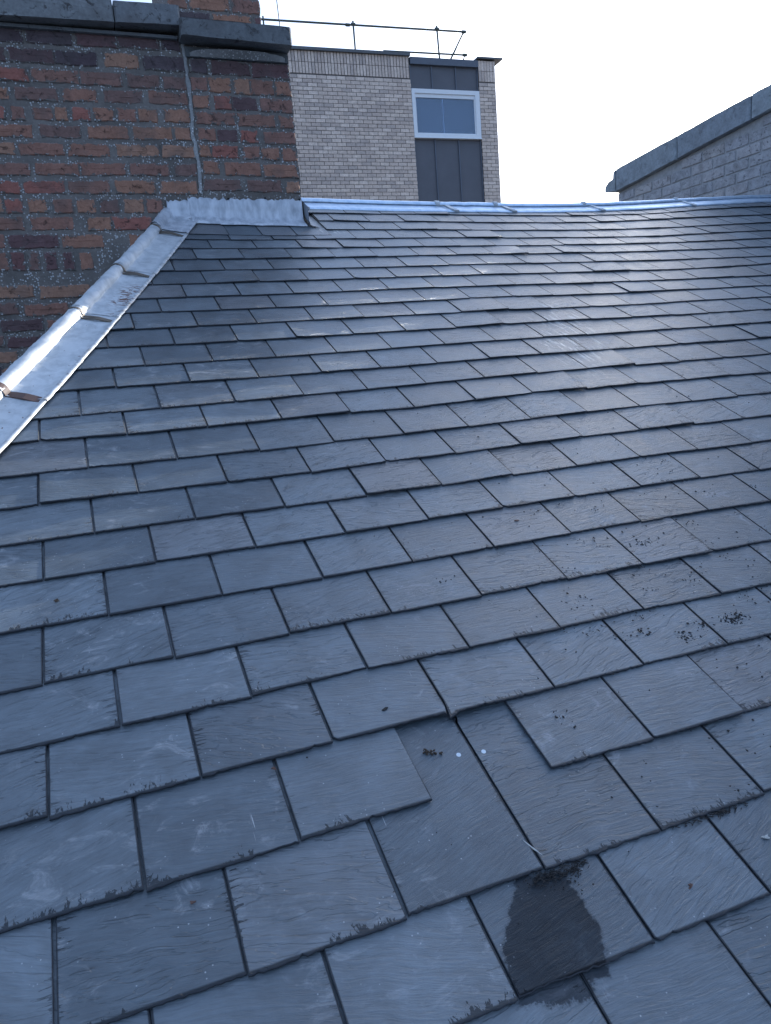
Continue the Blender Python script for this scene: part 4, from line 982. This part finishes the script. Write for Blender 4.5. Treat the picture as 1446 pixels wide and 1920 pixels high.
# bricks: local x runs along -Y
cnt = 0; r = 0; z = 2.255+.30
while z > 1.0:
    y = YE-(0 if r % 2 else .115)
    first = True
    if r % 2 == 0: yy = YE
    else: yy = YE+.115
    while yy > 2.2:
        a = min(yy, YE); b = yy-.23
        if z+.037 < zb((a+b)/2)-.002 and a-b > .05:
            Vb, Fb = stone(-a, -b-.010, XG-rnd(0, .004), XG+.04, z-.037, z+.037, .002, .004, .08)
            Vb = [(q[1], -q[0], q[2]) for q in Vb]
            padd(obj('brick', Vb, [f[::-1] for f in Fb], M['pbrick'], loc=(XG, (a+b)/2, z), att=random.random())); cnt += 1
        yy -= .24
    z -= .0865; r += 1
def pstone(ya, yb, rv):
    V, F = stone(-ya, -yb, XG-.05, XG+.29, 0, 1, .0, .012, .08)
    VV = []
    for (x, y, z_) in V:
        yw = -x; a, b = zb(yw)+.002, zt(yw)
        VV.append((y+rnd(-.002, .002), yw+rnd(-.001, .001), a+(b-a)*z_+rnd(-.003, .003)))
    padd(obj('coping_stone', VV, [f[::-1] for f in F], M['pcope'], loc=(XG, (ya+yb)/2, 2.5), att=rv))
y = 5.565
while y > -2.6:
    L = rnd(.62, .85); pstone(y, max(y-L+.008, -3), random.random()); y -= L
# moulded end stone
pr = [(5.568, zt(5.568)-.006), (5.588, 2.448), (5.597, 2.43), (5.600, 2.392), (5.612, 2.384), (5.66, 2.376), (5.690, 2.360), (5.712, 2.345), (5.722, 2.325), (5.722, 2.290), (5.59, 2.276), (5.568, zb(5.568)+.002)]
V = [(x, y, z) for x in (XG-.052, XG+.292) for y, z in pr]; n = len(pr)
F = [tuple(range(n)), tuple(range(n, 2*n))[::-1]]+[(i, n+i, n+(i+1) % n, (i+1) % n) for i in range(n)]
padd(obj('end_stone', V, F, M['pcope'], loc=(XG, 5.6, 2.3), att=.3))

# ------------------------------------------------------------------ loose things on the slates
def surf(X, V, h=0): return P(X, V, .0105+h)
def chip(cx, cv, sx, sv, th, ang, h=0.0, n=6, rr=random):
    """irregular flat flake"""
    V = []
    pts = []
    for i in range(n):
        a = 2*math.pi*i/n+rr.uniform(-.3, .3); q = rr.uniform(.7, 1.1)
        x, v = sx*math.cos(a)*q, sv*math.sin(a)*q
        pts.append((cx+x*math.cos(ang)-v*math.sin(ang), cv+x*math.sin(ang)+v*math.cos(ang)))
    tl = rr.uniform(-.15, .15)
    for h_ in (0, th):
        for (x, v) in pts: V.append(surf(x, v, h+h_+abs(tl*(x-cx))))
    F = [tuple(range(n))[::-1], tuple(range(n, 2*n))]+[(i, (i+1) % n, n+(i+1) % n, n+i) for i in range(n)]
    return V, F
def lone(name, label, cat, V, F, m, X, Vv, group=None):
    return tag(obj(name, V, F, M[m], loc=surf(X, Vv)), label, cat, group)
# surface height where the slate is missing is one slate lower
for i, (k, lab) in enumerate((('nail1', 'pale round nail head left of the open joint where the slate is missing'), ('nail2', 'pale round nail head right of the open joint where the slate is missing'))):
    X, Vv = PTS[k]
    h = -.0035
    pts = [surf(X, Vv, h), surf(X, Vv, h+.0016)]
    V, F = tube(pts, [.0042, .0038], 12); lone('nail', lab, 'nail', V, F, 'nail', X, Vv, 'slate nails')
X, Vv = PTS['moss']; parts = []
for _ in range(26):
    t = random.random(); parts.append(chip(X-.010+.024*t+rnd(-.004, .004), Vv+.006-.012*t+rnd(-.003, .003), rnd(.002, .0035), rnd(.001, .002), rnd(.001, .003), rnd(0, 3), rnd(-.004, .0), 5))
V, F = join(parts); lone('moss_clump', 'small brown moss clump beside the nail heads on the bared slate', 'moss', V, F, 'moss', X, Vv)
X, Vv = PTS['shard']; V, F = chip(X, Vv, .007, .003, .002, .3, .004, 5); lone('slate_shard', 'small pointed slate shard lying on the slate above the missing one', 'slate shard', V, F, 'debris', X, Vv)
X, Vv = PTS['sliver']; V, F = chip(X, Vv, .019, .0012, .0014, -1.1, .004, 5); lone('wood_sliver', 'thin pale sliver lying along the slate joint above the damp patch', 'sliver', V, F, 'pale', X, Vv)
for k, lab, m, s_ in (('leaf1', 'curled brown leaf scrap in the joint left of the missing slate', 'leaf', .0045), ('leaf2', 'brown leaf scrap lying on a lower left slate', 'leaf', .004),
                  ('leaf3', 'brown leaf scrap lying on the slate right of the damp patch', 'leaf', .0045), ('leaf4', 'dark curved leaf scrap high on a middle slate', 'leaf', .006),
                  ('m2', 'dark twisted leaf scrap near the left edge of the roof', 'moss', .005), ('white', 'pale grey leaf scrap by the lower right edge', 'pale', .006)):
    X, Vv = PTS[k]; V, F = join([chip(X+rnd(-.002, .002), Vv+rnd(-.002, .002), s_*rnd(.7, 1.1), s_*rnd(.3, .5), .0008, rnd(-.6, .6), rnd(.0035, .006), 6) for _ in range(3)])
    lone('leaf_scrap', lab, 'leaf scrap', V, F, m, X, Vv)
# crumbs of slate and moss nobody could count
parts = []
rr = random.Random(5)
def scatter(X, Vv, rx, rv_, n, s0=.001, s1=.0035, h=.0035, el=.35):
    for _ in range(n):
        s_ = rr.uniform(s0, s1)
        parts.append(chip(X+rr.gauss(0, rx), Vv+rr.gauss(0, rv_), s_, s_*rr.uniform(el, .9), rr.uniform(.0006, .0016), rr.uniform(0, 3.1), h+rr.uniform(-.001, .001), 4, rr))
for k, n in (('cl1', 30), ('c2', 70), ('c4', 30), ('c5', 40), ('c3', 16), ('tw1', 10), ('bird', 50), ('b2', 5)):
    X, Vv = PTS[k]; scatter(X, Vv, .012 if k != 'bird' else .02, .008, n)
j0 = ROWS[1][0][2]; 
for i in range(120):    # needles along the tail above the damp patch
    t = rr.random(); X = .485+.085*t; parts.append(chip(X, .128-.006+rr.gauss(0, .004), rr.uniform(.002, .006), rr.uniform(.0005, .001), .001, rr.uniform(-.8, .8), .002+rr.random()*.003, 4, rr))
for i in range(90): parts.append(chip(.80+rr.gauss(0, .03), .128+rr.gauss(0, .003), rr.uniform(.002, .006), rr.uniform(.0005, .001), .001, rr.uniform(-.8, .8), .002+rr.random()*.002, 4, rr))
for i in range(60):     # crumbs round the edge of the damp patch
    t = rr.random(); scatter(STAINS[0][8][0]*(1-t)+STAINS[0][7][0]*t, STAINS[0][8][1]*(1-t)+STAINS[0][7][1]*t, .006, .010, 2, .0006, .0018, .0035)
for i in range(420):
    scatter(rr.triangular(.55, 2.4, 1.1), rr.triangular(-.15, 1.5, .5), .0, .0, 1, .0010, .0034, .0035)
for i in range(45):
    scatter(rr.triangular(.6, 2.0, 1.1), rr.triangular(.1, 1.3, .6), .012, .007, 9, .0008, .0026, .0035)
for i in range(260):
    scatter(rr.uniform(.2, 3.2), rr.uniform(-.2, 2.2), .0, .0, 1, .0007, .0022, .0035)
# dirt in the right hand joints
for k in range(0, 16):
    for (X, vv) in ROWS[k][0]:
        if X > .55 and rr.random() < .8:
            for _ in range(rr.randint(4, 16)):
                t = rr.random()
                parts.append(chip(X+rr.gauss(0, .0018), vv+.004+G*t, rr.uniform(.0008, .0026), rr.uniform(.0006, .0016), .001, rr.uniform(0, 3), .002-T*t+.0015, 4, rr))
V, F = join(parts)
o = obj('slate_crumbs', V, F, M['debris'], loc=surf(1, 1)); tag(o, 'dark crumbs of slate and moss scattered over the slates', 'debris', kind='stuff')
